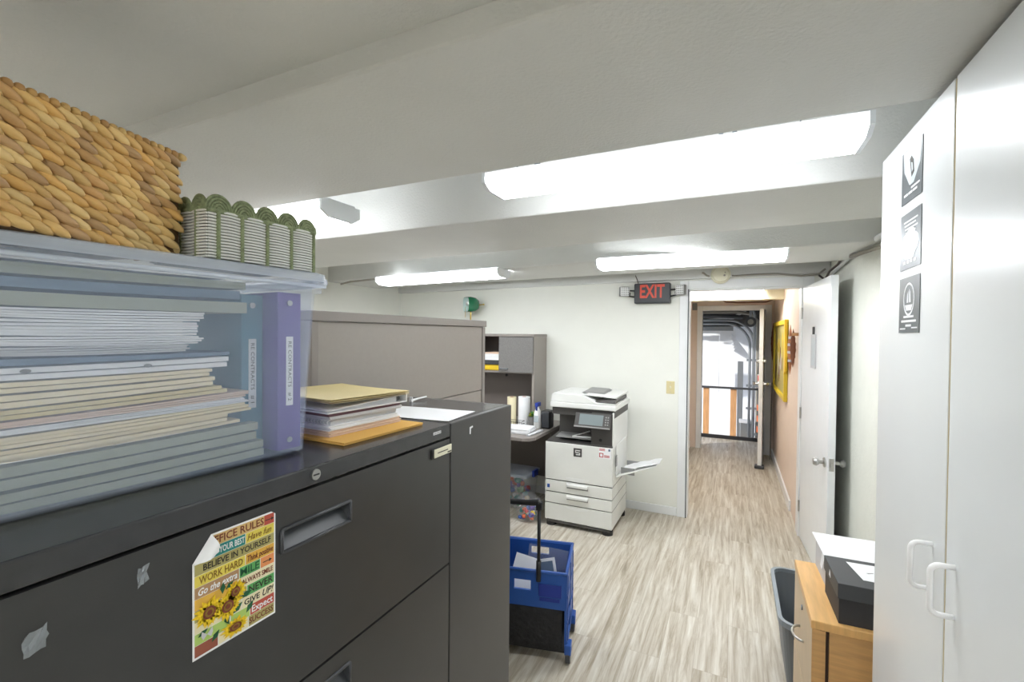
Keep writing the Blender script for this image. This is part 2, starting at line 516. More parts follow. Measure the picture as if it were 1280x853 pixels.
# hall
bm = new(); box(bm, (HX0 - 0.1, YF + WT, 0), (HX0, HY + 0.1, 2.4)); struct(finish('wall_hall_left', bm, 'peach'))
bm = new(); box(bm, (HX1, YF + WT, 0), (HX1 + 0.1, HY + 0.1, 2.4)); struct(finish('wall_hall_right', bm, 'peach'))
bm = new(); box(bm, (HX0, YF + WT, 2.22), (HX1, HY + 0.1, 2.32)); struct(finish('ceiling_hall', bm, 'ceiling'))
bm = new()
OX0, OX1, OH = -0.40, 0.40, 1.98
box(bm, (HX0, HY, 0), (OX0, HY + 0.1, 2.3)); box(bm, (OX0, HY, OH), (OX1, HY + 0.1, 2.3)); box(bm, (OX1, HY, 0), (HX1, HY + 0.1, 2.3))
struct(finish('wall_hall_far', bm, 'peach'))
bm = new()
box(bm, (OX0 - 0.07, HY - 0.02, 0), (OX0, HY + 0.12, OH + 0.07)); box(bm, (OX1, HY - 0.02, 0), (OX1 + 0.07, HY + 0.12, OH + 0.07)); box(bm, (OX0, HY - 0.02, OH), (OX1, HY + 0.12, OH + 0.07))
struct(finish('trim_8', bm, 'trim', bev=0.003))
bm = new(); box(bm, (HX1 - 0.018, 4.97, 0), (HX1, HY - 0.02, 0.095)); struct(finish('baseboard_hall_right', bm, 'trim', bev=0.003))
bm = new(); box(bm, (HX0, YF + WT, 0), (HX0 + 0.016, HY - 0.02, 0.095)); struct(finish('baseboard_hall_left', bm, 'trim', bev=0.003))
bm = new(); box(bm, (HX0, 5.95, 2.04), (HX1, 6.12, 2.22)); struct(finish('trim_9', bm, 'cream_plastic', bev=0.004))

# landing beyond the hall and the loading bay it overlooks
bm = new(); box(bm, (-4.5, 7.6, -1.3), (2.4, 12.5, -1.2)); struct(finish('floor_bay', bm, 'concrete'))
bm = new(); box(bm, (0.72, 7.32, -1.2), (0.82, 12.2, 3.2)); struct(finish('wall_bay_right', bm, 'warehouse_white'))
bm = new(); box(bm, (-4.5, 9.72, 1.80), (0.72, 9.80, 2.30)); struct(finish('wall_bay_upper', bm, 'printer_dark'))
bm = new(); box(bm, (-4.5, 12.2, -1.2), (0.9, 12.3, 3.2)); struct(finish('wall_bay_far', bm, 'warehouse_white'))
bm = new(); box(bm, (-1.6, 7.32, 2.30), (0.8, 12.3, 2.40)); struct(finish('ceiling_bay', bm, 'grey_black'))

# ------------------------------------------------------------------ doors
def knob_bm(bm, base, d, r=0.027):
    b = Vector(base); d = Vector(d)
    cyl(bm, b, b + d * 0.008, 0.032, 18)
    cyl(bm, b + d * 0.008, b + d * 0.04, 0.012, 12)
    cyl(bm, b + d * 0.035, b + d * 0.05, 0.018, 18, r1=r)
    cyl(bm, b + d * 0.05, b + d * 0.066, r, 18, r1=r * 0.78)

# door 1: leaf hinged on the right jamb, swung into the room along the right wall
L = 0.845
d1 = bpy.data.objects.new('door_1', None); COL.objects.link(d1)
d1.location = (0.503, 4.352, 0.008)
d1.rotation_euler = (0, 0, math.radians(-90 + 3.4))
d1['kind'] = 'structure'
bm = new(); box(bm, (0, 0.0, 0), (L, 0.042, 2.005)); finish('leaf', bm, 'door', d1, bev=0.003)
bm = new(); knob_bm(bm, (L - 0.065, 0.0, 0.80), (0, -1, 0)); finish('door_knob', bm, 'metal', d1, smooth=False)
bm = new(); knob_bm(bm, (L - 0.065, 0.042, 0.80), (0, 1, 0)); finish('door_knob', bm, 'metal', d1)
bm = new(); box(bm, (L, 0.008, 0.76), (L + 0.002, 0.034, 0.84)); box(bm, (L, 0.014, 0.785), (L + 0.012, 0.028, 0.815)); finish('latch_plate', bm, 'metal', d1)
for hz in (0.25, 1.0, 1.8):
    bm = new(); cyl(bm, (-0.004, -0.006, hz - 0.045), (-0.004, -0.006, hz + 0.045), 0.007, 10); finish('hinge', bm, 'metal', d1)
# hanging tag on the leaf
t = thing('door_hanger', 'narrow white card on a black hook on the open white door', 'door hanger')
t.parent = None
t.location = d1.matrix_basis @ Vector((0.40, -0.002, 1.385)); t.rotation_euler = d1.rotation_euler
bm = new(); box(bm, (-0.075, -0.003, 0), (0.075, 0, 0.245)); finish('card', bm, 'paper_grey', t, bev=0.001)
bm = new(); box(bm, (-0.055, -0.0042, 0.02), (0.055, -0.003, 0.22)); box(bm, (-0.03, -0.005, 0.06), (0.03, -0.0042, 0.10)); finish('printed_panel', bm, 'poster_light', t)
bm = new(); box(bm, (-0.022, -0.006, 0.245), (0.022, 0, 0.30)); finish('hook', bm, 'black', t, bev=0.002)

# door 2: at the end of the hall, folded back against the landing
d2 = bpy.data.objects.new('door_2', None); COL.objects.link(d2)
d2.location = (0.395, 7.19, 0.006); d2.rotation_euler = (0, 0, math.radians(-90 - 4.4)); d2['kind'] = 'structure'
bm = new(); box(bm, (0, -0.045, 0), (0.80, 0.0, 1.955)); finish('leaf', bm, 'door', d2, bev=0.003)
for yy, dd in ((-0.045, -1), (0.0, 1)):
    bm = new(); knob_bm(bm, (0.735, yy, 1.03), (0, dd, 0)); finish('door_knob', bm, 'metal', d2)
    bm = new(); cyl(bm, (0.735, yy, 1.31), (0.735, yy + dd * 0.03, 1.31), 0.026, 16); finish('deadbolt', bm, 'metal', d2)
bm = new(); box(bm, (0.72, -0.075, -0.004), (0.83, 0.03, 0.035)); finish('door_stop', bm, 'grey_black', d2, bev=0.01)

# ------------------------------------------------------------------ lights on the ceiling
def wrap_light(name, label, x0, x1, y0, y1, zt, zb, tilt=0.0, dmat='diffuser', hang=None):
    w = y1 - y0
    t = thing(name, label, 'ceiling light', ((x0 + x1) / 2, (y0 + y1) / 2, zt), 0, 'fluorescent ceiling lights')
    h = (x1 - x0) / 2; d = zt - zb
    bm = new(); box(bm, (-h, -w * 0.40, -0.002), (h, w * 0.40, 0.018)); finish('housing', bm, 'fixture', t)
    prof = [(-w / 2, -0.002), (-w / 2, -d * 0.55), (-w * 0.30, -d), (w * 0.30, -d), (w / 2, -d * 0.55), (w / 2, -0.002)]
    bm = new()
    loft(bm, [[Vector((-h + 0.012, y, z)) for y, z in prof], [Vector((h - 0.012, y, z)) for y, z in prof]])
    finish('diffuser', bm, dmat, t)
    for s in (-1, 1):
        bm = new()
        pp = [(y * 1.03, z * 1.04 + (0.012 if z > -0.01 else 0)) for y, z in prof]
        prism(bm, [(s * h - 0.006, y, z) for y, z in pp], (0.012, 0, 0)); finish('end_cap', bm, 'fixture', t)
    if hang:
        for hx in hang:
            bm = new()
            for k in range(9):
                zz = 0.018 + k * 0.03
                tube(bm, [(hx - 0.004, 0, zz), (hx, 0, zz + 0.014), (hx + 0.004, 0, zz + 0.028), (hx, 0, zz + 0.014)], 0.0018, 5)
            finish('hanger_chain', bm, 'steel', t)
    if tilt: t.rotation_euler = (0, tilt, 0)
    return t

lm = wrap_light('ceiling_light', 'long fluorescent wrap light in the front ceiling bay, near the white wardrobe', -0.775, 0.296, 1.388, 1.575, 2.158, 2.118, hang=(-0.45, 0.40))
wrap_light('ceiling_light', 'fluorescent light under the beam in front of the exit sign and doorway', -0.82, 0.27, 2.985, 3.20, 2.108, 2.062, dmat='diffuser_far')
wrap_light('ceiling_light', 'fluorescent light hanging over the grey desk unit, below the far beam on the left', -2.70, -1.555, 3.00, 3.20, 2.082, 2.035, tilt=math.radians(-0.9), dmat='diffuser_far')
wrap_light('ceiling_light', 'chain-hung fluorescent light behind the green and white basket, grey end cap showing', -2.60, -1.445, 1.300, 1.50, 2.132, 2.078, hang=(0.50, -0.5))
wrap_light('ceiling_light', 'bright light strip across the hall ceiling beyond the doorway', -0.52, 0.30, 5.72, 5.94, 2.215, 2.09, dmat='diffuser_hall')
# unseen fill lights added behind the camera, recessed to keep the ceiling step dark
wrap_light('ceiling_light', 'added unseen fill light behind the camera, right of the two', -0.60, 0.55, -1.78, -1.56, 2.235, 2.178, dmat='diffuser_fill')
wrap_light('ceiling_light', 'added unseen fill light behind the camera, left of the two', -2.75, -1.55, -1.78, -1.56, 2.235, 2.178, dmat='diffuser_fill')
# small brackets of the front light
for hx, ln in ((-0.37, 0.25), (0.20, 0.25), (0.235, 0.25)):
    bm = new(); box(bm, (hx - 0.006, -0.03, 0.018), (hx + 0.006, -0.005, 0.018 + ln)); finish('bracket', bm, 'steel', lm)

# ------------------------------------------------------------------ black filing cabinets
CX = -0.731
def drawer(parent, y0, y1, z0, z1, hy, hz, tagm=None):
    bm = new()
    # front panel with a real hole-like recess: four strips around the pull
    hw, hh = 0.083, 0.021
    a = (CX - 0.018, y0, z0); 
    box(bm, (CX - 0.02, y0, z0), (CX, hy - hw, z1)); box(bm, (CX - 0.02, hy + hw, z0), (CX, y1, z1))
    box(bm, (CX - 0.02, hy - hw, z0), (CX, hy + hw, hz - hh)); box(bm, (CX - 0.02, hy - hw, hz + hh), (CX, hy + hw, z1))
    bmesh.ops.remove_doubles(bm, verts=bm.verts[:], dist=1e-6)
    d = finish('drawer', bm, 'black_metal', parent)
    bm = new()
    # pull: bezel ring, sloped back
    for (p0, p1) in (((hy - hw, hz - hh), (hy + hw, hz - hh)), ((hy - hw, hz + hh), (hy + hw, hz + hh)), ((hy - hw, hz - hh), (hy - hw, hz + hh)), ((hy + hw, hz - hh), (hy + hw, hz + hh))):
        tube(bm, [(CX + 0.001, p0[0], p0[1]), (CX + 0.001, p1[0], p1[1])], 0.0035, 8)
    h = finish('handle', bm, 'grey_black', d, smooth=True)
    bm = new()
    v = [bm.verts.new(p) for p in ((CX - 0.001, hy - hw, hz - hh), (CX - 0.001, hy + hw, hz - hh), (CX - 0.026, hy + hw - 0.004, hz + hh * 0.5), (CX - 0.026, hy - hw + 0.004, hz + hh * 0.5),
                                   (CX - 0.026, hy + hw - 0.004, hz + hh), (CX - 0.026, hy - hw + 0.004, hz + hh), (CX - 0.002, hy - hw, hz + hh), (CX - 0.002, hy + hw, hz + hh))]
    bm.faces.new((v[0], v[1], v[2], v[3])); bm.faces.new((v[3], v[2], v[4], v[5])); bm.faces.new((v[5], v[4], v[7], v[6]))
    bm.faces.new((v[0], v[3], v[5], v[6])); bm.faces.new((v[1], v[7], v[4], v[2]))
    finish('grip_recess', bm, 'handle_grey', h)
    return d

fc = thing('file_cabinet', 'wide black lateral file cabinet with recessed drawer pulls, carrying the clear storage tub', 'file cabinet', (0, 0, 0))
bm = new(); box(bm, (CX - 0.46, 0.165, 0.0), (CX - 0.022, 1.122, 1.322)); finish('body', bm, 'black', fc)
bm = new(); box(bm, (CX - 0.462, 0.163, 1.323), (CX, 1.124, 1.36)); finish('top', bm, 'black_top', fc, bev=0.003)
ds = []
for i in range(4):
    z1 = 1.318 - 0.3645 * i if i < 3 else 1.318 - 0.3645 * 3
    z0 = z1 - 0.359 if i < 3 else 0.03
    if i < 3: ds.append(drawer(fc, 0.165, 1.122, z0, z1, 0.655, z1 - 0.077 if i == 0 else z1 - 0.06))
bm = new(); box(bm, (CX - 0.02, 0.165, 0.0), (CX, 1.122, 0.22)); finish('kick_drawer', bm, 'black_metal', fc, bev=0.002)
bm = new(); cyl(bm, (CX, 0.647, 1.343), (CX + 0.003, 0.647, 1.343), 0.0105, 24); lk = finish('lock', bm, 'metal', fc)
bm = new(); box(bm, (CX + 0.003, 0.640, 1.3415), (CX + 0.0036, 0.654, 1.3445)); finish('keyhole', bm, 'black', lk)
bm = new(); box(bm, (CX, 1.040, 1.3425), (CX + 0.001, 1.076, 1.350)); bp = finish('nameplate', bm, 'paper_grey', fc)
bm = new()
for k in range(6): box(bm, (CX + 0.001, 1.043 + k * 0.0055, 1.344), (CX + 0.0013, 1.046 + k * 0.0055, 1.3485))
finish('plate_mark', bm, 'printer_grey', bp)
bm = new(); box(bm, (CX, 1.028, 1.278), (CX + 0.005, 1.118, 1.306)); th = finish('label_holder', bm, 'black', ds[0], bev=0.002)
bm = new(); box(bm, (CX + 0.005, 1.036, 1.281), (CX + 0.0085, 1.120, 1.305)); tc_ = finish('label_card', bm, 'cream_plastic', th, bev=0.002)
bm = new(); box(bm, (CX + 0.0085, 1.05, 1.292), (CX + 0.009, 1.10, 1.2945)); box(bm, (CX + 0.0085, 1.098, 1.284), (CX + 0.009, 1.117, 1.2875)); finish('label_print', bm, 'ink_dark', tc_)

fc2 = thing('file_cabinet', 'narrower black metal cabinet end standing between the lateral file and the aisle', 'file cabinet', (0, 0, 0))
bm = new(); box(bm, (CX - 0.46, 1.128, 0.0), (CX, 1.532, 1.36)); finish('body', bm, 'black_metal', fc2, bev=0.003)
bm = new(); prism(bm, [(CX + 0.0005, 1.232, 1.310), (CX + 0.0005, 1.238, 1.308), (CX + 0.0005, 1.240, 1.326), (CX + 0.0005, 1.252, 1.328), (CX + 0.0005, 1.250, 1.333), (CX + 0.0005, 1.232, 1.331)], (0.0006, 0, 0)); finish('sticker_residue', bm, 'paper', fc2)
bm = new(); box(bm, (CX - 0.44, 1.15, 1.36), (CX - 0.02, 1.51, 1.361)); finish('top_sheet', bm, 'black_top', fc2)

# torn tape left on the drawer front
def tape(y, z, w, h, seed, label):
    rnd = random.Random(seed)
    bm = new()
    nx, nz = 5, 5
    g = [[bm.verts.new((CX + 0.0015 + rnd.random() * 0.004, y + (i / (nx - 1) - 0.5) * w * (0.8 + 0.35 * rnd.random()), z + (j / (nz - 1) - 0.5) * h * (0.8 + 0.35 * rnd.random()) + (i - 2) * w * 0.08)) for j in range(nz)] for i in range(nx)]
    for i in range(nx - 1):
        for j in range(nz - 1):
            bm.faces.new((g[i][j], g[i + 1][j], g[i + 1][j + 1], g[i][j + 1]))
    tag(finish('tape_scrap', bm, 'tape'), label, 'tape')
tape(0.244, 1.257, 0.020, 0.026, 3, 'crumpled clear tape scrap on the black drawer front, the lower left one')
tape(0.353, 1.284, 0.013, 0.027, 5, 'torn clear tape strip on the black drawer front, left of the sunflower sign')

# ------------------------------------------------------------------ the OFFICE RULES sheet
SW, SH = 0.140, 0.184                     # along +Y and +Z; origin at its lower left corner
sg = thing('office_rules_sign', 'small paper sign of coloured planks and sunflowers reading office rules, corner peeling', 'sign', (CX + 0.001, 0.4185, 1.1195))
bm = new()
T = 0.0005
cut = [(0, 0, 0), (0, SW, 0), (0, SW, SH - 0.006), (0, SW - 0.008, SH), (0, 0.028, SH), (0, 0.0, 0.148)]
prism(bm, cut, (T, 0, 0))
sheet = finish('sheet', bm, 'paper', sg)
def R3(y, z, x): return (x, y, z)
# folded-over corner
bm = new()
P0, P1, P2 = Vector((0.001, 0.0, 0.148)), Vector((0.001, 0.028, SH)), Vector((0.006, 0.037, 0.154))
N = 6
rows = []
for i in range(N + 1):
    t_ = i / N
    a = P0.lerp(P2, t_); b = P1.lerp(P2, t_)
    hump = math.sin(PI * min(1, t_ * 1.1)) * 0.011
    rows.append([a.lerp(b, k / 4) + Vector((hump, 0, 0)) for k in range(5)])
vv = [[bm.verts.new(p) for p in r] for r in rows]
for i in range(N):
    for k in range(4):
        bm.faces.new((vv[i][k], vv[i + 1][k], vv[i + 1][k + 1], vv[i][k + 1]))
bmesh.ops.remove_doubles(bm, verts=bm.verts[:], dist=1e-6)
finish('peeled_corner', bm, 'paper', sg, smooth=True)
# printed planks: (y0,y1,row) fractions; ten rows from the top
tiles = ['tan_tile', 'red_tile', 'teal_tile', 'yellow_tile', 'olive_tile', 'amber_tile', 'brown_tile', 'green_tile', 'orange_tile', 'cream_tile', 'lime_tile', 'rust_tile']
TI = {n: i for i, n in enumerate(tiles)}
rh = (SH - 0.006) / 10.0
bm = new()
def plank(row, a, b, m, z0off=0.0):
    z1 = SH - 0.003 - row * rh; z0 = z1 - rh + 0.0006
    y0 = 0.003 + a * (SW - 0.006); y1 = 0.003 + b * (SW - 0.006)
    # planks stop at the peel
    lim0 = (z0 - 0.148) * 0.028 / (SH - 0.148) + 0.010 if z0 > 0.140 else 0
    lim1 = (z1 - 0.148) * 0.028 / (SH - 0.148) + 0.006 if z1 > 0.148 else 0
    p = [(T, max(y0, lim0), z0), (T, y1, z0), (T, y1, z1), (T, max(y0, lim1), z1)]
    prism(bm, p, (0.0003, 0, 0), TI[m])
plank(0, 0, 0.86, 'tan_tile'); plank(0, 0.86, 1, 'red_tile')
plank(1, 0, 0.60, 'teal_tile'); plank(1, 0.61, 1, 'yellow_tile')
plank(2, 0, 1, 'olive_tile')
plank(3, 0, 0.60, 'yellow_tile'); plank(3, 0.61, 1, 'amber_tile')
plank(4, 0, 0.52, 'brown_tile'); plank(4, 0.53, 0.80, 'green_tile'); plank(4, 0.81, 1, 'orange_tile')
plank(5, 0, 0.5, 'amber_tile'); plank(5, 0.5, 1, 'cream_tile')
plank(6, 0, 0.62, 'olive_tile'); plank(6, 0.63, 1, 'green_tile')
plank(7, 0, 0.55, 'cream_tile'); plank(7, 0.56, 1, 'cream_tile')
plank(8, 0, 0.40, 'lime_tile'); plank(8, 0.42, 0.66, 'lime_tile'); plank(8, 0.67, 1, 'red_tile')
plank(9, 0, 0.26, 'rust_tile'); plank(9, 0.27, 0.64, 'cream_tile'); plank(9, 0.65, 1, 'olive_tile')
finish('printed_plank', bm, None, sg, mats=tiles)
inks = ['ink_brown', 'paper', 'ink_dark', 'ink_green', 'ink_gold']
bm = new()
def word(row, c, w, s, ink, size=0.0135, shear=0.0, bold=0.0008):
    z = SH - 0.003 - (row + 0.5) * rh
    text_bm(bm, s, size, FACE_X(T + 0.0006, 0.003 + c * (SW - 0.006), z), inks.index(ink), 0.0001, w * SW, shear, bold * 0.3)
word(0, 0.535, 0.60, 'FFICE RULES', 'ink_brown', 0.017)
word(1, 0.435, 0.30, 'YOUR BEST', 'paper', 0.014)
word(1, 0.79, 0.32, 'Have fun', 'ink_gold', 0.015, 0.3)
word(2, 0.52, 0.82, 'BELIEVE IN YOURSELF', 'ink_dark', 0.014)
word(3, 0.31, 0.50, 'WORK HARD', 'ink_gold', 0.016)
word(3, 0.80, 0.34, 'Think positive', 'ink_brown', 0.014, 0.3)
word(4, 0.26, 0.44, 'Go the extra', 'paper', 0.015, 0.3)
word(4, 0.66, 0.24, 'MILE', 'ink_green', 0.017)
word(5, 0.74, 0.46, '& ALWAYS SMILE', 'ink_brown', 0.012)
word(6, 0.81, 0.32, 'NEVER', 'ink_dark', 0.016)
word(7, 0.69, 0.20, 'GIVE', 'ink_dark', 0.013)
word(7, 0.90, 0.15, 'UP!', 'ink_dark', 0.016, 0.3)
word(8, 0.83, 0.28, 'Expect', 'paper', 0.016)
word(9, 0.82, 0.32, 'SUCCESS', 'ink_brown', 0.014)
for row, c in ((0, 0.93), (4, 0.90)):
    z = SH - 0.003 - (row + 0.5) * rh; y = 0.003 + c * (SW - 0.006)
    box(bm, (T + 0.0004, y - 0.008, z - 0.0007), (T + 0.0007, y + 0.005, z + 0.0007), 2)
    prism(bm, [(T + 0.0004, y + 0.004, z - 0.003), (T + 0.0004, y + 0.009, z), (T + 0.0004, y + 0.004, z + 0.003)], (0.0003, 0, 0), 2)
finish('lettering', bm, None, sg, mats=inks)
def flower(y, z, r, seed, core='ink_brown', squash=1.0):
    rnd = random.Random(seed)
    bm = new()
    for ring, (k, rr) in enumerate(((16, 1.0), (14, 0.8))):
        for i in range(k):
            a = 2 * PI * (i + 0.5 * ring) / k + rnd.uniform(-.1, .1)
            q = r * rr * rnd.uniform(0.85, 1.1)
            x = T + 0.0012 + ring * 0.0004
            d = Vector((0, math.cos(a), math.sin(a) * squash)); s = Vector((0, -math.sin(a), math.cos(a) * squash))
            c = Vector((x, y, z))
            prism(bm, [c + d * r * 0.2, c + d * q * 0.6 + s * r * 0.17, c + d * q, c + d * q * 0.6 - s * r * 0.17], (0.0003, 0, 0), 0)
    for i in range(3):
        rr = r * (0.40 - 0.12 * i)
        pts = [(T + 0.002 + i * 0.0003, y + rr * math.cos(2 * PI * k / 18), z + rr * math.sin(2 * PI * k / 18) * squash) for k in range(18)]
        prism(bm, pts, (0.0003, 0, 0), (1, 2, 1)[i])
    finish('sunflower', bm, None, sg, mats=['petal', core, 'ink_gold'])
for (y, z, a, l) in ((0.030, 0.045, 2.6, 0.02), (0.06, 0.040, 0.6, 0.022), (0.075, 0.06, 0.2, 0.02), (0.045, 0.082, 1.5, 0.018), (0.050, 0.086, 0.6, 0.016), (0.022, 0.04, 3.6, 0.016), (0.085, 0.03, 0.9, 0.02), (0.04, 0.028, 4.0, 0.018), (0.055, 0.028, 1.9, 0.018)):
    d = Vector((0, math.cos(a), math.sin(a))); s = Vector((0, -math.sin(a), math.cos(a))); c = Vector((T + 0.0008, y, z))
    bm = new(); prism(bm, [c, c + d * l * .5 + s * l * .25, c + d * l, c + d * l * .5 - s * l * .25], (0.0003, 0, 0), 0)
    finish('leaf', bm, 'ink_green', sg)
flower(0.024, 0.064, 0.0245, 1); flower(0.053, 0.058, 0.024, 2); flower(0.066, 0.076, 0.0185, 3); flower(0.066, 0.018, 0.025, 4, squash=0.62)
bm = new()
for s in (-1, 1):
    c = Vector((T + 0.001, 0.021, 0.031))
    prism(bm, [c, c + Vector((0, s * .008, .008)), c + Vector((0, s * .009, .001)), c + Vector((0, s * .006, -.006))], (0.0003, 0, 0), 0)
finish('butterfly', bm, None, sg, mats=['paper_grey'])

# ------------------------------------------------------------------ loose things on the black cabinets
ZT = 1.3605
st = thing('paper_sheet', 'white paper sheet lying across the seam of the two black cabinets', 'paper', (-0.90, 1.225, ZT + 0.0015), math.radians(6))
bm = new(); n = 10
g = [[bm.verts.new((-0.14 + 0.28 * i / n, -0.095 + 0.19 * j / 4, 0.0006 * math.sin(i * .6))) for j in range(5)] for i in range(n + 1)]
for i in range(n):
    for j in range(4): bm.faces.new((g[i][j], g[i + 1][j], g[i + 1][j + 1], g[i][j + 1]))
sh_ = finish('sheet', bm, 'paper', st)
sm_ = sh_.modifiers.new('thick', 'SOLIDIFY'); sm_.thickness = 0.0008
bm = new(); tube(bm, [(-1.088, 1.40, ZT + 0.006), (-1.085, 1.44, ZT + 0.009), (-1.08, 1.49, ZT + 0.012)], [0.006, 0.0035, 0.003], 8)
box(bm, (-1.094, 1.402, ZT + 0.0), (-1.082, 1.408, ZT + 0.020))
tag(finish('cable_tie', bm, 'white_plastic', bev=0.0005), 'small white plastic stick lying behind the paper pile on the black cabinet', 'cable tie')

def stack_sheet(bm, c, sx, sy, z0, z1, rz=0.0, jit=0.0, n=1, rnd=None):
    """n leaves between z0 and z1, each a thin box, a little askew"""
    R = Matrix.Rotation(rz, 3, 'Z')
    for k in range(n):
        a = z0 + (z1 - z0) * k / n; b = z0 + (z1 - z0) * (k + 0.92) / n
        ox = rnd.uniform(-jit, jit) if rnd else 0; oy = rnd.uniform(-jit, jit) if rnd else 0
        pts = []
        for z in (a, b):
            for x, y in ((-sx / 2, -sy / 2), (sx / 2, -sy / 2), (sx / 2, sy / 2), (-sx / 2, sy / 2)):
                v = R @ Vector((x + ox, y + oy, 0)); pts.append((c[0] + v.x, c[1] + v.y, z))
        hexa(bm, pts)
rn = random.Random(11)
bm = new(); stack_sheet(bm, (-0.93, 0.932), 0.275, 0.285, ZT, 1.3685, math.radians(-2), 0.002, 2, rn)
tag(finish('envelope', bm, 'envelope', bev=0.001), 'large yellow kraft envelope at the bottom of the paper pile', 'envelope')
bm = new(); stack_sheet(bm, (-0.992, 0.935), 0.27, 0.245, 1.3687, 1.3835, math.radians(-3), 0.004, 5, rn)
tag(finish('file_folder', bm, 'pink', bev=0.0005), 'pale pink file folders directly on the yellow envelope', 'folder')
bm = new(); stack_sheet(bm, (-0.987, 0.93), 0.26, 0.235, 1.3838, 1.3955, math.radians(-3), 0.003, 5, rn)
tag(finish('document', bm, 'paper', bev=0.0003), 'thick white document under the spiral notebook in the paper pile', 'document')
nb = thing('spiral_notebook', 'grey spiral notebook with white coil in the middle of the paper pile', 'notebook', (-0.99, 0.932, 1.3958), math.radians(-3))
bm = new(); stack_sheet(bm, (0, 0), 0.255, 0.225, 0, 0.0115, 0, 0.001, 5, rn); finish('pages', bm, 'paper_grey', nb)
bm = new(); box(bm, (-0.128, -0.114, 0.0118), (0.128, 0.114, 0.0132)); finish('cover', bm, 'bluegrey', nb)
bm = new()
for k in range(22):
    x = -0.12 + k * 0.0114
    tube(bm, [(x, -0.108 + 0.008 * math.cos(a), 0.0066 + 0.0046 * math.sin(a)) for a in [2 * PI * q / 10 for q in range(10)]], 0.0014, 5, closed=True)
finish('coil', bm, 'white_plastic', nb)
bm = new(); stack_sheet(bm, (-0.985, 0.935), 0.265, 0.24, 1.4092, 1.4185, math.radians(-5), 0.002, 3, rn)
tag(finish('report', bm, 'paper_grey', bev=0.0003), 'grey-white report above the spiral notebook in the paper pile', 'report')
bm = new(); stack_sheet(bm, (-0.985, 0.93), 0.27, 0.235, 1.4187, 1.4255, math.radians(-5), 0.001, 2, rn)
tag(finish('booklet', bm, 'maroon', bev=0.0005), 'dark maroon booklet under the white ring binder', 'booklet')
rb = thing('ring_binder', 'white ring binder near the top of the paper pile, its rings showing at the end', 'binder', (-0.985, 0.945, 1.4257), math.radians(-6))
bm = new(); box(bm, (-0.14, -0.135, 0), (0.14, 0.125, 0.0025)); finish('cover', bm, 'paper', rb, bev=0.0008)
bm = new(); hexa(bm, [(-0.14, -0.135, 0.006), (0.14, -0.135, 0.006), (0.14, 0.125, 0.0215), (-0.14, 0.125, 0.0215), (-0.14, -0.135, 0.008), (0.14, -0.135, 0.008), (0.14, 0.125, 0.0238), (-0.14, 0.125, 0.0238)]); finish('cover', bm, 'paper', rb, bev=0.0008)
bm = new(); box(bm, (-0.14, 0.123, 0), (0.14, 0.1265, 0.0238)); finish('spine', bm, 'white_plastic', rb, bev=0.0008)
bm = new(); hexa(bm, [(-0.13, -0.125, 0.0028), (0.13, -0.125, 0.0028), (0.13, 0.095, 0.0028), (-0.13, 0.095, 0.0028), (-0.13, -0.125, 0.0055), (0.13, -0.125, 0.0055), (0.13, 0.095, 0.0175), (-0.13, 0.095, 0.0175)]); finish('pages', bm, 'paper_grey', rb)
for k in (-0.12, 0, 0.12):
    bm = new(); tube(bm, [(k, 0.108 + 0.008 * math.cos(a), 0.0115 + 0.0085 * math.sin(a)) for a in [2 * PI * q / 14 for q in range(14)]], 0.0012, 6, closed=True); finish('ring', bm, 'steel', rb)
for k, (zz, m_, lab) in enumerate(((1.4505, 'manila_pale', 'pale manila folder second from the top of the paper pile'), (1.4562, 'manila', 'manila folder lying on top of the paper pile'))):
    f_ = thing('manila_folder', lab, 'folder', (-0.985 + 0.004 * k, 0.945 - 0.004 * k, zz), math.radians(-8))
    for nm, dz in (('lower_flap', 0.0), ('upper_flap', 0.0018)):
        bm = new(); nx = 10
        g = [[bm.verts.new((-0.15 + 0.30 * i / nx, -0.125 + 0.25 * j / 6, dz + (0.002 * (abs(i - 5) / 5.0) ** 2 if dz else 0) - 0.001 * j / 6)) for j in range(7)] for i in range(nx + 1)]
        for i in range(nx):
            for j in range(6): bm.faces.new((g[i][j], g[i + 1][j], g[i + 1][j + 1], g[i][j + 1]))
        q = finish(nm, bm, m_, f_); sm_ = q.modifiers.new('thick', 'SOLIDIFY'); sm_.thickness = 0.0008

# ------------------------------------------------------------------ clear storage tub with files
BO = Vector((-0.835, 0.722, ZT + 0.0005)); BR = math.radians(-4.0)     # lower front right corner of the tub
BM4 = Matrix.Translation(BO) @ Matrix.Rotation(BR, 4, 'Z')
BW, BD, BH = 0.64, 0.33, 0.372
tb = thing('storage_tub', 'large clear plastic storage tub packed with files on the black cabinet', 'storage tub', BO, BR)
def tub_ring(z, grow, inset=0.0):
    return rrect(BD + 2 * grow - 2 * inset, BW + 2 * grow - 2 * inset, 0.03 - inset * 0.5, z, 5, -BD / 2, -BW / 2)
bm = new()
shell(bm, [tub_ring(0.0, -0.010), tub_ring(0.006, 0.0), tub_ring(BH * 0.5, 0.008), tub_ring(BH - 0.03, 0.016), tub_ring(BH - 0.028, 0.026), tub_ring(BH, 0.026)],
      [tub_ring(BH, 0.016, 0.003), tub_ring(BH * 0.5, 0.008, 0.003), tub_ring(0.008, 0.0, 0.003)])
finish('body', bm, 'tub', tb, smooth=False)
bm = new()
loft(bm, [tub_ring(BH - 0.004, 0.030), tub_ring(BH + 0.012, 0.031), tub_ring(BH + 0.015, 0.024), tub_ring(BH + 0.015, 0.0)], False, True)
finish('lid', bm, 'tub_lid', tb)
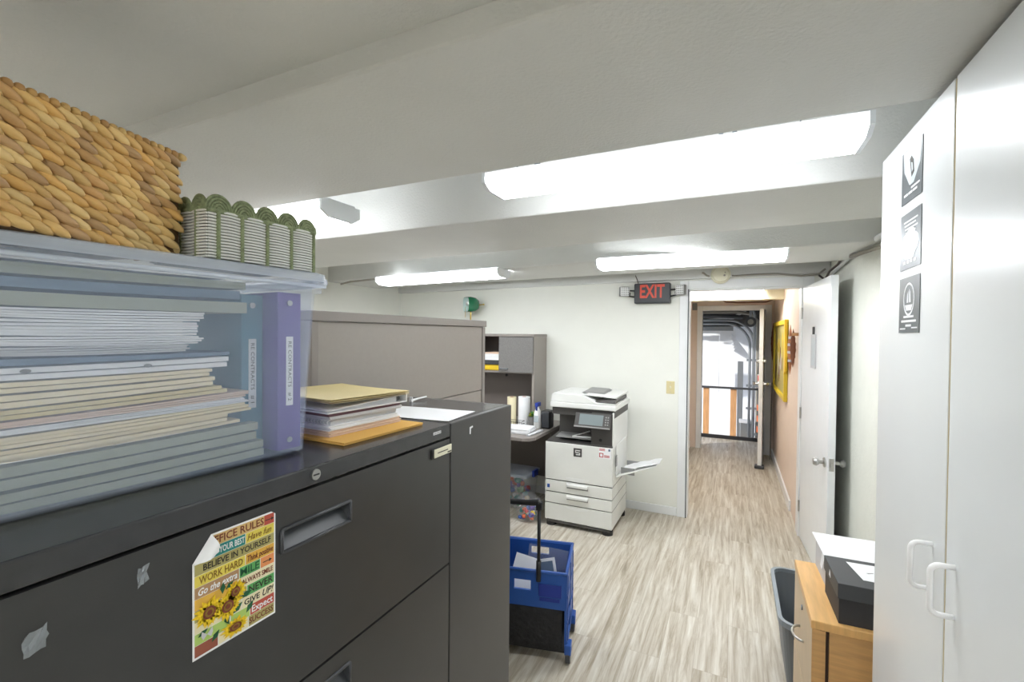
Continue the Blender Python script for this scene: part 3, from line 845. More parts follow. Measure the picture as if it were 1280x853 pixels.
bm = new(); tube(bm, [(-0.0, 0.036, BH - 0.002), (-0.08, 0.042, BH - 0.002), (-BD + 0.02, 0.036, BH - 0.002)], 0.011, 8); finish('latch', bm, 'tub_lid', tb, smooth=True)
bm = new(); tube(bm, [(0.026, 0.02, BH - 0.014), (0.026, -BW - 0.02, BH - 0.014)], 0.004, 6); finish('rim_lip', bm, 'tub_lid', tb, smooth=True)

def in_tub(name, mts, yL, yR, zl0, zl1, zr0, zr1, label, cat, n=1, x0=-0.025, x1=-0.29, jit=0.0, seed=0, group=None):
    rnd = random.Random(seed)
    bm = new()
    wv = 0.0006 if n > 2 else 0.0
    for k in range(n):
        a, b = k / n, (k + 0.82) / n
        j = rnd.uniform(-jit * 1.5, jit * 1.0); jx = rnd.uniform(-jit * 0.6, 0)
        NS = 6
        rings = []
        for s in range(NS + 1):
            u = s / NS
            y = yL + (yR + j - yL) * u
            sag = -0.002 * math.sin(PI * u) + wv * math.sin(PI * 2 * u + k)
            za = zl0 + (zl1 - zl0) * a + ((zr0 + (zr1 - zr0) * a) - (zl0 + (zl1 - zl0) * a)) * u + sag
            zb = zl0 + (zl1 - zl0) * b + ((zr0 + (zr1 - zr0) * b) - (zl0 + (zl1 - zl0) * b)) * u + sag
            rings.append([Vector((x0 + jx, y, za)), Vector((x0 + jx, y, zb)), Vector((x1, y, zb)), Vector((x1, y, za))])
        loft(bm, rings)
    o = finish(name, bm, mts, None, BO, (0, 0, BR))
    tag(o, label, cat, group)
    return o
zt = ZT
def zz(z): return z - BO.z
YO = 0.722
def yy_(y): return y - YO
FL = -0.622
lay = [
    ('hanging_folder', 'hanging', 0.632, 1.370, 1.398, 1.368, 1.402, 'grey-green hanging folder at the very bottom of the clear tub', 'folder', 2, 0.003),
    ('hanging_folder', 'hanging', 0.622, 1.4005, 1.434, 1.4045, 1.440, 'grey-green hanging folder second from the bottom of the clear tub', 'folder', 2, 0.003),
    ('manila_folder', 'manila_pale', 0.578, 1.436, 1.453, 1.442, 1.463, 'lowest thick manila folder bundle in the clear tub', 'folder', 3, 0.012),
    ('manila_folder', 'manila_pale', 0.598, 1.4545, 1.472, 1.4645, 1.480, 'manila folder bundle just below the pale papers in the clear tub', 'folder', 3, 0.012),
    ('document', 'paper', 0.606, 1.4735, 1.4815, 1.4815, 1.491, 'blue-white loose papers between the manila bundles in the clear tub', 'papers', 4, 0.010),
    ('document', 'pink', 0.600, 1.483, 1.492, 1.4925, 1.503, 'pinkish papers between the manila bundles in the clear tub', 'papers', 3, 0.006),
    ('manila_folder', 'manila', 0.560, 1.4935, 1.508, 1.5045, 1.519, 'manila folder bundle just above the pinkish papers in the clear tub', 'folder', 2, 0.008),
    ('manila_folder', 'manila_pale', 0.535, 1.5095, 1.530, 1.5205, 1.537, 'manila folder second from the top in the clear tub', 'folder', 2, 0.006),
    ('manila_folder', 'manila_pale', 0.535, 1.5315, 1.549, 1.5385, 1.552, 'topmost manila folder in the clear tub', 'folder', 2, 0.004),
    ('document', 'paper', 0.562, 1.5505, 1.568, 1.5535, 1.574, 'white binder-edged document with two grey holes in the clear tub', 'document', 2, 0.004),
    ('report', 'bluegrey', 0.565, 1.5695, 1.583, 1.5755, 1.583, 'blue-grey slab coloured as the shaded gap below the white paper block in the clear tub', 'folder', 1, 0.0),  # filler slab, the hazy blue shade between files put into its colour
    ('paper_stack', 'paper_grey', 0.500, 1.5845, 1.598, 1.5845, 1.597, 'lowest white paper bundle of the upper block in the clear tub', 'papers', 4, 0.006),
    ('paper_stack', 'paper', 0.522, 1.599, 1.613, 1.598, 1.612, 'second white paper bundle of the upper block in the clear tub', 'papers', 4, 0.008),
    ('paper_stack', 'paper', 0.508, 1.614, 1.638, 1.613, 1.637, 'thickest white paper bundle in the clear tub', 'papers', 5, 0.004),
    ('paper_stack', 'paper', 0.515, 1.639, 1.653, 1.638, 1.655, 'topmost white paper bundle in the clear tub', 'papers', 4, 0.008),
    ('hanging_folder', 'hanging', 0.599, 1.6545, 1.678, 1.6565, 1.682, 'grey-green hanging folder second from the top of the clear tub', 'folder', 1, 0.0),
    ('report', 'bluegrey', 0.585, 1.679, 1.696, 1.683, 1.702, 'blue-grey slab coloured as the shaded gap between the two upper hanging folders in the clear tub', 'folder', 1, 0.0),  # filler slab too, coloured like the shade of the gap it fills
    ('hanging_folder', 'hanging', 0.596, 1.697, 1.719, 1.703, 1.719, 'grey-green hanging folder at the top of the clear tub', 'folder', 1, 0.0),
    ('paper_sheet', 'paper', 0.560, 1.7195, 1.7255, 1.7195, 1.7255, 'white paper sheets lying just under the lid of the clear tub', 'papers', 2, 0.004),
]
for k, (nm, mt, yr, a, b, c, d, lab, cat, n_, j) in enumerate(lay):
    o = in_tub(nm, mt, FL, yy_(yr), zz(a), zz(b), zz(c), zz(d), lab, cat, n_, x1=-0.052 if yr > 0.60 else -0.29, jit=j, seed=20 + k)
    if 'two grey holes' in lab:
        bm = new()
        for yq in (-0.435, -0.29):
            c0 = Vector((-0.0242, yq, zz(1.562)))
            prism(bm, [c0 + Vector((0, 0.006 * math.cos(2 * PI * q / 14), 0.0032 * math.sin(2 * PI * q / 14))) for q in range(14)], (0.0004, 0, 0))
        finish('punch_hole', bm, 'printer_grey', o)

def lever_binder(name, mt, label, y0, y1, h, seg_text, xs=-0.016):
    b = thing(name, label, 'binder', BM4 @ Vector((xs, y0, 0.0095)), BR)
    w = y1 - y0
    bm = new(); box(bm, (-0.003, 0, 0), (0, w, h)); finish('spine', bm, mt, b, bev=0.001)
    for ya in (0.0, w - 0.003):
        bm = new(); box(bm, (-0.232, ya, 0), (-0.003, ya + 0.003, h)); finish('cover', bm, mt, b, bev=0.001)
    bm = new(); stack_sheet(bm, (-0.125, w / 2), 0.2, w - 0.014, 0.006, h - 0.02, 0, 0.0, 1); finish('pages', bm, 'paper', b)
    bm = new()
    for zq in (0.02, h - 0.022): cyl(bm, (0, w * 0.5, zq), (0.0018, w * 0.5, zq), 0.006, 12)
    finish('rivet', bm, 'metal', b)
    bm = new(); box(bm, (0, w * 0.5 - 0.008, h * 0.28), (0.0006, w * 0.5 + 0.008, h * 0.72)); lb = finish('spine_label', bm, 'paper', b)
    bm = new(); text_bm(bm, seg_text, 0.011, basis((0, 0, -1), (0, 1, 0), (1, 0, 0), (0.0009, w * 0.5, h * 0.5)), 0, 0.0001, h * 0.38); finish('label_print', bm, 'ink_dark', lb)
    return b
lever_binder('ring_binder', 'teal', 'teal binder standing beside the purple one in the clear tub', -0.114, -0.070, 0.326, 'RE CONTRACTS   # 1', -0.058)
lever_binder('ring_binder', 'purple', 'purple binder standing at the right end of the clear tub', -0.063, -0.010, 0.333, 'RE CONTRACTS   # 2')

# ------------------------------------------------------------------ baskets on the lid
ZL = BO.z + BH + 0.0165
hb = thing('woven_basket', 'tan water-hyacinth basket with thick braided rows on the clear tub lid', 'basket', (-0.898, 0.500, ZL), math.radians(15))
# local frame: front face towards +x, its right end at y=0; runs to y=-0.40, back to x=-0.26
HWB, HDB, HHB = 0.42, 0.24, 0.182
def strand_rows(bm, lay, a, b, rows, z0, z1, out, seed):
    rnd = random.Random(seed)
    a = Vector(a); b = Vector(b); L_ = (b - a).length; d = (b - a).normalized()
    outv = Vector(out)
    step = 0.023
    nrow = rows
    for r in range(nrow):
        z = z0 + (z1 - z0) * (r + 0.5) / nrow
        n_ = int(L_ / step) + 2
        off = rnd.random() * step
        for i in range(n_):
            u = i * step + off - step * 0.6 + rnd.uniform(-.0025, .0025)
            if u < 0.010 or u > L_ - 0.010: continue
            c = a + d * u + Vector((0, 0, z + rnd.uniform(-.001, .001))) + outv * rnd.uniform(0.000, 0.003)
            tilt = math.radians(-26 + rnd.uniform(-5, 5))
            ex = (d * math.cos(tilt) + Vector((0, 0, 1)) * math.sin(tilt)); ex = (ex + outv * rnd.uniform(0.10, 0.26)).normalized()
            ez = outv.cross(ex).normalized(); ey = ez.cross(ex)
            R = Matrix((ex, ey, ez)).transposed()
            base = rnd.choice([(206, 170, 108), (212, 178, 116), (202, 164, 102), (196, 156, 96), (214, 184, 126), (188, 148, 96), (206, 162, 94), (176, 142, 100)])
            k = rnd.uniform(0.98, 1.12)
            t_ = lin(tuple(min(255, q * k) for q in base))
            ell(bm, c, (0.0225 * rnd.uniform(.92, 1.12), 0.0095, (z1 - z0) / nrow * 0.46), R.copy() @ Matrix(((0, 0, 1), (0, 1, 0), (1, 0, 0))) if False else R, 9, 7, 0, t_, lay)
bm = new(); lay_ = bm.loops.layers.float_color.new('tint')
# inner wall
for f in []: pass
wall_t = lin((120, 88, 54))  # inner wall tint kept dark, standing for shade between the strands
def tinted_box(a, b):
    n0 = len(bm.faces); box(bm, a, b); bm.faces.ensure_lookup_table()
    for f in bm.faces[n0:]:
        for l in f.loops: l[lay_] = wall_t
tinted_box((-0.016, -HWB, 0.003), (-0.006, -0.004, HHB)); tinted_box((-HDB, -HWB, 0.003), (-HDB + 0.01, -0.004, HHB))
tinted_box((-HDB, -0.014, 0.003), (-0.006, -0.004, HHB)); tinted_box((-HDB, -HWB, 0.003), (-0.006, -HWB + 0.01, HHB)); tinted_box((-HDB, -HWB, 0.002), (-0.006, -0.004, 0.010))
strand_rows(bm, lay_, (-0.006, -HWB, 0), (-0.006, -0.006, 0), 11, 0.004, HHB, (1, 0, 0), 1)
strand_rows(bm, lay_, (-0.008, -0.006, 0), (-HDB, -0.006, 0), 11, 0.004, HHB, (0, 1, 0), 2)
strand_rows(bm, lay_, (-HDB, -HWB, 0), (-0.008, -HWB, 0), 11, 0.004, HHB, (0, -1, 0), 3)
strand_rows(bm, lay_, (-HDB, -0.006, 0), (-HDB, -HWB, 0), 11, 0.004, HHB, (-1, 0, 0), 4)
finish('braided_wall', bm, 'hyacinth', hb)
bm = new(); lay_ = bm.loops.layers.float_color.new('tint')
rnd = random.Random(9)
for a, b in (((0.0, -HWB), (0.0, 0.0)), ((0.0, 0.0), (-HDB, 0.0)), ((-HDB, 0.0), (-HDB, -HWB)), ((-HDB, -HWB), (0.0, -HWB))):
    a = Vector((a[0], a[1], 0)); b = Vector((b[0], b[1], 0)); d = (b - a).normalized(); n_ = int((b - a).length / 0.013)
    for i in range(n_ + 1):
        c = a + (b - a) * i / n_ + Vector((0, 0, HHB + 0.002)) - Vector((0.007, 0, 0))
        base = rnd.choice([(206, 168, 104), (196, 154, 92), (214, 180, 116), (180, 138, 84)])
        side = Vector((0, 0, 1)).cross(d)
        ex = (side + d * 0.5).normalized(); ez = Vector((0, 0, 1)); ey = ez.cross(ex)
        ell(bm, c, (0.012, 0.0075, 0.007), Matrix((ex, ey, ez)).transposed(), 8, 6, 0, lin(base), lay_)
finish('wrapped_rim', bm, 'hyacinth', hb)

gb = thing('scalloped_basket', 'small green and white striped cord basket with scalloped rim on the clear tub lid', 'basket', (-0.838, 0.735, ZL), math.radians(-2))
GW, GD, GH = 0.224, 0.19, 0.088
core = new()
box(core, (-0.010, -GW + 0.003, 0.002), (-0.005, -0.003, GH)); box(core, (-GD + 0.005, -GW + 0.003, 0.002), (-GD + 0.010, -0.003, GH))
box(core, (-GD + 0.005, -0.008, 0.002), (-0.005, -0.003, GH)); box(core, (-GD + 0.005, -GW + 0.003, 0.002), (-0.005, -GW + 0.008, GH)); box(core, (-GD + 0.005, -GW + 0.003, 0.001), (-0.005, -0.003, 0.006))
finish('inner_wall', core, 'wicker_gap_shade', gb)
posts = [0.003, 0.058, 0.112, 0.163, 0.207]
bm = new()
nrow = 16
for r in range(nrow):
    z = 0.005 + (GH - 0.006) * r / (nrow - 1)
    # front strand bulging between the green posts
    pts = []
    for i in range(41):
        y = -GW + GW * i / 40
        q = GW + y
        dmin = min(abs(q - (GW - p)) for p in posts + [GW])
        pts.append((0.0012 + min(0.0045, dmin * 0.25), y, z))
    tube(bm, pts, 0.0021, 6)
    pts = [(-GD * i / 20, -GW - 0.001 - 0.003 * abs(math.sin(i * PI / 5)), z) for i in range(21)]
    tube(bm, pts, 0.0021, 6)
    pts = [(-GD * i / 20, 0.001 + 0.003 * abs(math.sin(i * PI / 5)), z) for i in range(21)]
    tube(bm, pts, 0.0021, 6)
    tube(bm, [(-GD - 0.002, 0, z), (-GD - 0.004, -GW / 2, z), (-GD - 0.002, -GW, z)], 0.0017, 5)
finish('white_strand', bm, 'wicker_white', gb)
bm = new()
bm.free()
for p in posts:
    bm = new(); tube(bm, [(0.0035, -p, 0.001), (0.0035, -p, GH)], 0.0038, 7); finish('green_post', bm, 'wicker_green', gb)
for k in range(1, 5):
    bm = new(); tube(bm, [(-GD * k / 4 + 0.02, -GW - 0.003, 0.001), (-GD * k / 4 + 0.02, -GW - 0.003, GH)], 0.0038, 7); finish('green_post', bm, 'wicker_green', gb)
# scallops: concentric arches of cord
sc_c = [(0.001, -0.205, 0.0235), (0.001, -0.158, 0.0235), (0.001, -0.111, 0.0235), (0.001, -0.064, 0.0235), (0.001, -0.018, 0.021)]
for (x, yc, r) in sc_c:
    bm = new()
    for q in range(5):
        rr = r * (1 - q * 0.2)
        tube(bm, [(x + 0.001 * (q % 2), yc + rr * math.cos(PI * k / 12), GH + 1.2 * rr * math.sin(PI * k / 12)) for k in range(13)], 0.0027, 6)
    prism(bm, [(x - 0.0015, yc + r * math.cos(PI * k / 12), GH + 1.2 * r * math.sin(PI * k / 12)) for k in range(13)], (0.002, 0, 0))
    finish('scallop', bm, 'wicker_green', gb)
for k in range(4):
    xc = -0.024 - k * 0.047
    bm = new(); r = 0.023
    for q in range(5):
        rr = r * (1 - q * 0.2)
        tube(bm, [(xc + rr * math.cos(PI * j / 12), -GW - 0.001, GH + 1.2 * rr * math.sin(PI * j / 12)) for j in range(13)], 0.0027, 6)
    prism(bm, [(xc + r * math.cos(PI * j / 12), -GW - 0.001, GH + 1.2 * r * math.sin(PI * j / 12)) for j in range(13)], (0, 0.002, 0))
    finish('scallop', bm, 'wicker_green', gb)
bm = new(); tube(bm, [(0.003, 0, GH), (0.003, -GW, GH), (-GD, -GW - 0.001, GH), (-GD, 0, GH)], 0.004, 6, closed=True); finish('rim_cord', bm, 'wicker_green', gb)

# ------------------------------------------------------------------ grey storage unit seen from behind
PX = -1.205
pu = thing('grey_storage_unit', 'tall taupe office unit seen from its plain back, behind the black cabinets', 'office unit', (PX, 1.05, 0))
PLN = 1.133
bm = new(); box(bm, (-0.02, 0.03, 1.322), (-0.004, PLN - 0.004, 1.655)); finish('back_panel', bm, 'taupe', pu, bev=0.001)
bm = new(); box(bm, (-0.022, 0.03, 0.05), (-0.006, PLN - 0.004, 1.317)); finish('lower_panel', bm, 'taupe', pu, bev=0.001)
for y0 in (0.0, PLN - 0.022):
    bm = new(); box(bm, (-0.36, y0, 0.0), (0.0, y0 + 0.028, 1.656)); finish('side_panel', bm, 'taupe_cap', pu, bev=0.002)
bm = new(); box(bm, (-0.37, -0.006, 1.657), (0.008, PLN + 0.008, 1.690)); finish('top', bm, 'taupe_cap', pu, bev=0.003)
for zq in (0.74, 1.25):
    bm = new(); box(bm, (-0.35, 0.03, zq), (-0.025, PLN - 0.025, zq + 0.025)); finish('shelf', bm, 'taupe', pu)

# ------------------------------------------------------------------ hutch and desk on the far wall
hu = thing('desk_hutch', 'grey desk hutch with a fabric-faced door against the far wall', 'hutch', (0, 0, 0))
HX_0, HX_1, HY0, HY1 = -3.05, -1.70, 4.055, 4.375
bm = new(); box(bm, (HX_0, HY0 - 0.006, 1.596), (HX_1 + 0.004, HY1, 1.622)); finish('top', bm, 'taupe_cap', hu, bev=0.003)
for x in (HX_0, HX_1 - 0.022):
    bm = new(); box(bm, (x, HY0, 0.764), (x + 0.022, HY1, 1.596)); finish('side_panel', bm, 'taupe', hu, bev=0.002)
bm = new(); box(bm, (HX_0 + 0.022, HY1 - 0.012, 0.764), (HX_1 - 0.022, HY1, 1.596)); finish('back_panel', bm, 'taupe_dark', hu)
bm = new(); box(bm, (HX_0 + 0.022, HY0 + 0.005, 1.238), (HX_1 - 0.022, HY1 - 0.012, 1.256)); finish('shelf', bm, 'taupe_cap', hu, bev=0.002)
for i, (x0, x1) in enumerate(((-2.072, -1.706), (-3.02, -2.30))):
    bm = new(); box(bm, (x0, HY0 - 0.016, 1.250), (x1, HY0 + 0.003, 1.592)); dd = finish('fabric_door', bm, 'fabric_grey', hu, bev=0.003)
    bm = new(); xc = x0 + 0.06
    tube(bm, [(xc - 0.04, HY0 - 0.016, 1.284), (xc - 0.038, HY0 - 0.036, 1.284), (xc - 0.02, HY0 - 0.042, 1.283), (xc + 0.02, HY0 - 0.042, 1.283), (xc + 0.038, HY0 - 0.036, 1.284), (xc + 0.04, HY0 - 0.016, 1.284)], 0.005, 8)
    finish('handle', bm, 'steel', dd, smooth=True)
bm = new(); box(bm, (-2.075, HY0, 1.256), (-2.074 + 0.016, HY1 - 0.012, 1.596)); finish('divider', bm, 'taupe_cap', hu)
bm = new()
for x in (-2.14, -1.80): cyl(bm, (x, HY1 - 0.0125, 1.19), (x, HY1 - 0.02, 1.19), 0.014, 14)
finish('grommet', bm, 'black', hu)
# things in the open cubby
bm = new(); rnd = random.Random(5); stack_sheet(bm, (-2.18, 4.2), 0.18, 0.24, 1.36, 1.42, 0, 0.004, 5, rnd); bk = finish('paper_stack', bm, 'paper')
tag(bk, 'white papers in the open cubby of the desk hutch', 'papers')
bm = new(); stack_sheet(bm, (-2.185, 4.205), 0.19, 0.25, 1.317, 1.358, 0, 0.004, 3, rnd); tag(finish('binder', bm, 'grey_black'), 'dark binders under the white papers in the hutch cubby', 'binder')
bm = new(); stack_sheet(bm, (-2.18, 4.2), 0.18, 0.24, 1.422, 1.436, 0, 0.004, 2, rnd); tag(finish('booklet', bm, 'pink'), 'pinkish booklet lying on the papers in the hutch cubby', 'booklet')
bm = new(); box(bm, (-2.27, 4.09, 1.2565), (-2.085, 4.3, 1.316)); bmesh.ops.bevel(bm, geom=bm.edges[:], offset=0.012, segments=2, affect='EDGES', profile=0.5)
tag(finish('storage_case', bm, 'yellow_pale'), 'yellow case at the bottom of the hutch cubby', 'case')

dk = thing('desk', 'grey laminate desk under the hutch, left of the copier', 'desk', (0, 0, 0))
bm = new()
pts = [(-3.05, 3.47, 0.735), (-1.56, 3.47, 0.735), (-1.50, 3.49, 0.735), (-1.472, 3.55, 0.735), (-1.472, 4.36, 0.735), (-3.05, 4.36, 0.735)]
prism(bm, pts, (0, 0, 0.028)); finish('desktop', bm, 'taupe_cap', dk, bev=0.004)
bm = new(); box(bm, (-3.02, 4.31, 0.20), (-1.50, 4.33, 0.734)); finish('modesty_panel', bm, 'taupe_dark', dk)
for x in (-3.03, -1.515):
    bm = new(); box(bm, (x, 3.95 if x > -2 else 3.6, 0.0), (x + 0.028, 4.31, 0.734)); finish('leg_panel', bm, 'taupe_dark', dk, bev=0.002)

# on the desk
ZD = 0.764
def roll(x, y, h, r, m_, label):
    t = thing('paper_towel_roll', label, 'paper towel roll', (x, y, ZD))
    bm = new(); loft(bm, [[Vector((rr * math.cos(2 * PI * k / 24), rr * math.sin(2 * PI * k / 24), z)) for k in range(24)] for rr, z in ((r, 0), (r, h), (0.02, h), (0.02, 0.001))], False, False)
    finish('roll', bm, m_, t)
    bm = new(); lathe(bm, [(0.0195, 0.0015), (0.0195, h + 0.001)], n=16); finish('core', bm, 'carved', t)
roll(-1.905, 4.0, 0.255, 0.044, 'cream_tile', 'cream paper towel roll standing on the desk, left of the white one')
roll(-1.785, 4.02, 0.262, 0.056, 'paper', 'white paper towel roll standing on the desk')
pl = thing('potted_plant', 'small yellow-green plant in a grey pot beside the paper towels', 'potted plant', (-1.672, 3.96, ZD))
bm = new(); lathe(bm, [(0.03, 0), (0.040, 0.075), (0.041, 0.09), (0.036, 0.09), (0.034, 0.07)], n=18); finish('pot', bm, 'printer_grey', pl)
bm = new(); rnd = random.Random(4)
for k in range(46):
    a = rnd.uniform(0, 2 * PI); e_ = rnd.uniform(0.2, 1.3); l = rnd.uniform(0.04, 0.07)
    c = Vector((0, 0, 0.085)); d = Vector((math.cos(a) * math.cos(e_), math.sin(a) * math.cos(e_), math.sin(e_)))
    s = d.cross(Vector((0, 0, 1))).normalized() * 0.012
    m_ = rnd.choice([0, 0, 1, 2])
    prism(bm, [c + d * l * 0.3, c + d * l * .7 + s, c + d * l, c + d * l * .7 - s], (0, 0, 0.002), m_)
finish('foliage', bm, None, pl, mats=['lime', 'green', 'yellow_pale'])
sp = thing('spray_bottle', 'white spray bottle with a blue trigger on the desk beside the copier', 'spray bottle', (-1.597, 3.90, ZD))
bm = new(); lathe(bm, [(0.030, 0), (0.034, 0.01), (0.034, 0.13), (0.026, 0.165), (0.014, 0.185), (0.014, 0.2)], n=18); finish('bottle', bm, 'white_plastic', sp, smooth=True)
bm = new(); box(bm, (-0.016, -0.03, 0.2), (0.016, 0.045, 0.235)); box(bm, (-0.008, -0.034, 0.165), (0.008, -0.022, 0.21)); finish('trigger', bm, 'blue_dark', sp, bev=0.004)
bm = new(); box(bm, (-0.022, -0.036, 0.06), (0.022, -0.0335, 0.12)); finish('label_panel', bm, 'poster_light', sp)
so = thing('desk_speaker', 'small black rounded box at the desk edge beside the copier', 'speaker', (-1.522, 3.95, ZD))
bm = new(); box(bm, (-0.045, -0.05, 0), (0.045, 0.06, 0.165)); finish('body', bm, 'black', so, bev=0.018, seg=4)
bm = new(); box(bm, (-0.034, -0.053, 0.015), (0.034, -0.05, 0.15)); finish('grille', bm, 'grey_black', so, bev=0.001)
wt = thing('wire_tray', 'small black wire tray behind the papers on the desk', 'tray', (-1.80, 3.88, ZD))
bm = new()
for z in (0.006, 0.03, 0.055): tube(bm, [(-0.07, -0.045, z), (0.07, -0.045, z), (0.07, 0.03, z), (-0.07, 0.03, z)], 0.0022, 5, closed=True)
for k in range(8): tube(bm, [(-0.07 + k * 0.02, -0.045, 0.004), (-0.07 + k * 0.02, -0.045, 0.055)], 0.0014, 5)
finish('wire_frame', bm, 'black', wt)
rnd = random.Random(8)
bm = new(); stack_sheet(bm, (-1.70, 3.68), 0.28, 0.20, ZD, ZD + 0.045, math.radians(4), 0.006, 8, rnd); tag(finish('paper_stack', bm, 'paper'), 'thick stack of white paper at the front edge of the desk', 'papers')
bm = new(); stack_sheet(bm, (-1.525, 3.68), 0.035, 0.26, ZD, ZD + 0.012, math.radians(-4), 0.004, 3, rnd); tag(finish('paper_stack', bm, 'paper_grey'), 'thin papers beside the thick stack at the desk corner', 'papers')
bm = new(); stack_sheet(bm, (-1.965, 3.72), 0.2, 0.24, ZD, ZD + 0.07, math.radians(-2), 0.005, 8, rnd); tag(finish('paper_stack', bm, 'paper'), 'taller white paper pile left of the thick stack on the desk', 'papers')

# banker lamp on top of the hutch
bl = thing('bankers_lamp', 'brass desk lamp with a green glass shade on top of the hutch', 'lamp', (-2.50, 4.22, 1.622), math.radians(-38))
bm = new(); lathe(bm, [(0.085, 0), (0.085, 0.012), (0.05, 0.024), (0.012, 0.03)], n=24); finish('base', bm, 'brass', bl, smooth=True)
bm = new(); tube(bm, [(0, 0, 0.03), (0, 0, 0.2), (0.0, 0.0, 0.29)], 0.008, 10); tube(bm, [(0.0, 0.0, 0.29), (0.0, 0.03, 0.30), (0.0, 0.05, 0.305)], 0.005, 8); finish('stem', bm, 'brass', bl, smooth=True)
# deep glass shade tipped up so its open side faces the room (-Y)
def shade_ring(sx, sz, y, n=5): return [Vector((p.x, y, 0.305 + p.y)) for p in rrect(sx, sz, min(sx, sz) * 0.28, 0, n)]
bm = new(); loft(bm, [shade_ring(0.165, 0.155, -0.055), shade_ring(0.170, 0.160, -0.02), shade_ring(0.150, 0.145, 0.035), shade_ring(0.10, 0.10, 0.075), shade_ring(0.04, 0.04, 0.092)], False, True)
sh = finish('lamp_shade', bm, 'lamp_green', bl, smooth=True)
bm = new(); loft(bm, [shade_ring(0.163, 0.153, -0.0555), shade_ring(0.158, 0.150, -0.02), shade_ring(0.140, 0.135, 0.030), shade_ring(0.09, 0.09, 0.066)], False, True)
finish('shade_lining', bm, 'lamp_white', sh, smooth=True)
bm = new(); cyl(bm, (0.03, 0.085, 0.305), (0.09, 0.105, 0.305), 0.006, 8); ell(bm, (0.095, 0.107, 0.305), (0.01, 0.01, 0.01)); finish('switch_knob', bm, 'brass', bl)
bm = new(); ell(bm, (0, -0.03, 0.315), (0.045, 0.022, 0.022)); finish('bulb', bm, 'white_plastic', bl)
bm = new(); tube(bm, [(-0.03, -0.05, 0.28), (-0.03, -0.05, 0.17)], 0.0022, 5); finish('pull_chain', bm, 'brass', bl)

# under the desk
ut = thing('storage_tub', 'clear tub of coloured toys with a blue latch under the desk', 'storage tub', (-1.90, 4.02, 0))
def sring(w, d, z, r=0.03): return rrect(w, d, r, z, 4)
bm = new(); shell(bm, [sring(0.38, 0.28, 0), sring(0.42, 0.31, 0.28), sring(0.44, 0.33, 0.285), sring(0.44, 0.33, 0.30)], [sring(0.42, 0.305, 0.30), sring(0.41, 0.30, 0.28), sring(0.37, 0.27, 0.006)]); finish('body', bm, 'clear_bag', ut)
bm = new(); loft(bm, [sring(0.45, 0.34, 0.299), sring(0.45, 0.34, 0.318), sring(0.42, 0.31, 0.325)]); finish('lid', bm, 'tub_lid', ut)
for s in (-1, 1):
    bm = new(); box(bm, (s * 0.235 - 0.012, -0.05, 0.285), (s * 0.235 + 0.012, 0.05, 0.345)); finish('latch', bm, 'blue_dark', ut, bev=0.005)
rnd = random.Random(21)
cm = ['red', 'blue', 'yellow_pale', 'green', 'orange_paint', 'purple', 'paper', 'teal_tile']
bm = new()
for k in range(60):
    c = (rnd.uniform(-.15, .15), rnd.uniform(-.10, .10), rnd.uniform(0.04, 0.25))
    ell(bm, c, (rnd.uniform(.02, .04), rnd.uniform(.02, .035), rnd.uniform(.015, .03)), Matrix.Rotation(rnd.uniform(0, 3), 3, 'X'), 7, 5, rnd.randrange(len(cm)))
o = finish('toys', bm, None, None, (-1.90, 4.02, 0), mats=cm); tag(o, 'heap of coloured toys inside the clear tub under the desk', 'toys'); o['kind'] = 'stuff'
pb = thing('plastic_bag', 'bulging clear plastic bag of colourful things under the desk beside the copier', 'plastic bag', (-1.585, 3.69, 0))
bm = new(); nu, nv = 18, 10; rnd = random.Random(31)
rings = []
for i in range(nv + 1):
    th = PI * i / nv
    rings.append([Vector((max(-0.098, min(0.098, 0.125 * math.sin(th) ** 0.7 * math.cos(2 * PI * k / nu) * rnd.uniform(.9, 1.06))), 0.10 * math.sin(th) ** 0.7 * math.sin(2 * PI * k / nu) * rnd.uniform(.9, 1.06), max(0.002, 0.118 + 0.118 * math.cos(th) + rnd.uniform(-.008, .008)))) for k in range(nu)])
loft(bm, rings[1:-1]); finish('bag_film', bm, 'clear_bag', pb)
bm = new(); rnd = random.Random(33)
for k in range(46):
    c = (rnd.uniform(-.07, .065), rnd.uniform(-.07, .07), rnd.uniform(0.035, 0.17))
    ell(bm, c, (rnd.uniform(.014, .026), rnd.uniform(.014, .03), rnd.uniform(.012, .024)), Matrix.Rotation(rnd.uniform(0, 3), 3, 'Y'), 7, 5, rnd.randrange(len(cm)))
o = finish('toys', bm, None, None, (-1.585, 3.69, 0), mats=cm); tag(o, 'colourful small things inside the clear plastic bag under the desk', 'toys'); o['kind'] = 'stuff'

# office chair at the desk, almost wholly behind the black cabinets
oc = thing('office_chair', 'black office chair at the desk, mostly hidden behind the black cabinets', 'chair', (-2.02, 3.24, 0), math.radians(170))
bm = new()
for k in range(5):
    a = 2 * PI * k / 5
    tube(bm, [(0, 0, 0.09), (0.27 * math.cos(a), 0.27 * math.sin(a), 0.06)], [0.025, 0.015], 8)
finish('star_base', bm, 'black', oc)
for k in range(5):
    a = 2 * PI * k / 5
    bm = new(); c = Vector((0.27 * math.cos(a), 0.27 * math.sin(a), 0.028)); s = Vector((-math.sin(a), math.cos(a), 0)) * 0.02
    cyl(bm, c - s, c + s, 0.027, 14); finish('caster', bm, 'black', oc)
bm = new(); cyl(bm, (0, 0, 0.08), (0, 0, 0.42), 0.025, 14); finish('gas_column', bm, 'grey_black', oc)
bm = new(); box(bm, (-0.24, -0.24, 0.42), (0.24, 0.24, 0.49)); finish('seat', bm, 'black_cloth', oc, bev=0.03, seg=3)
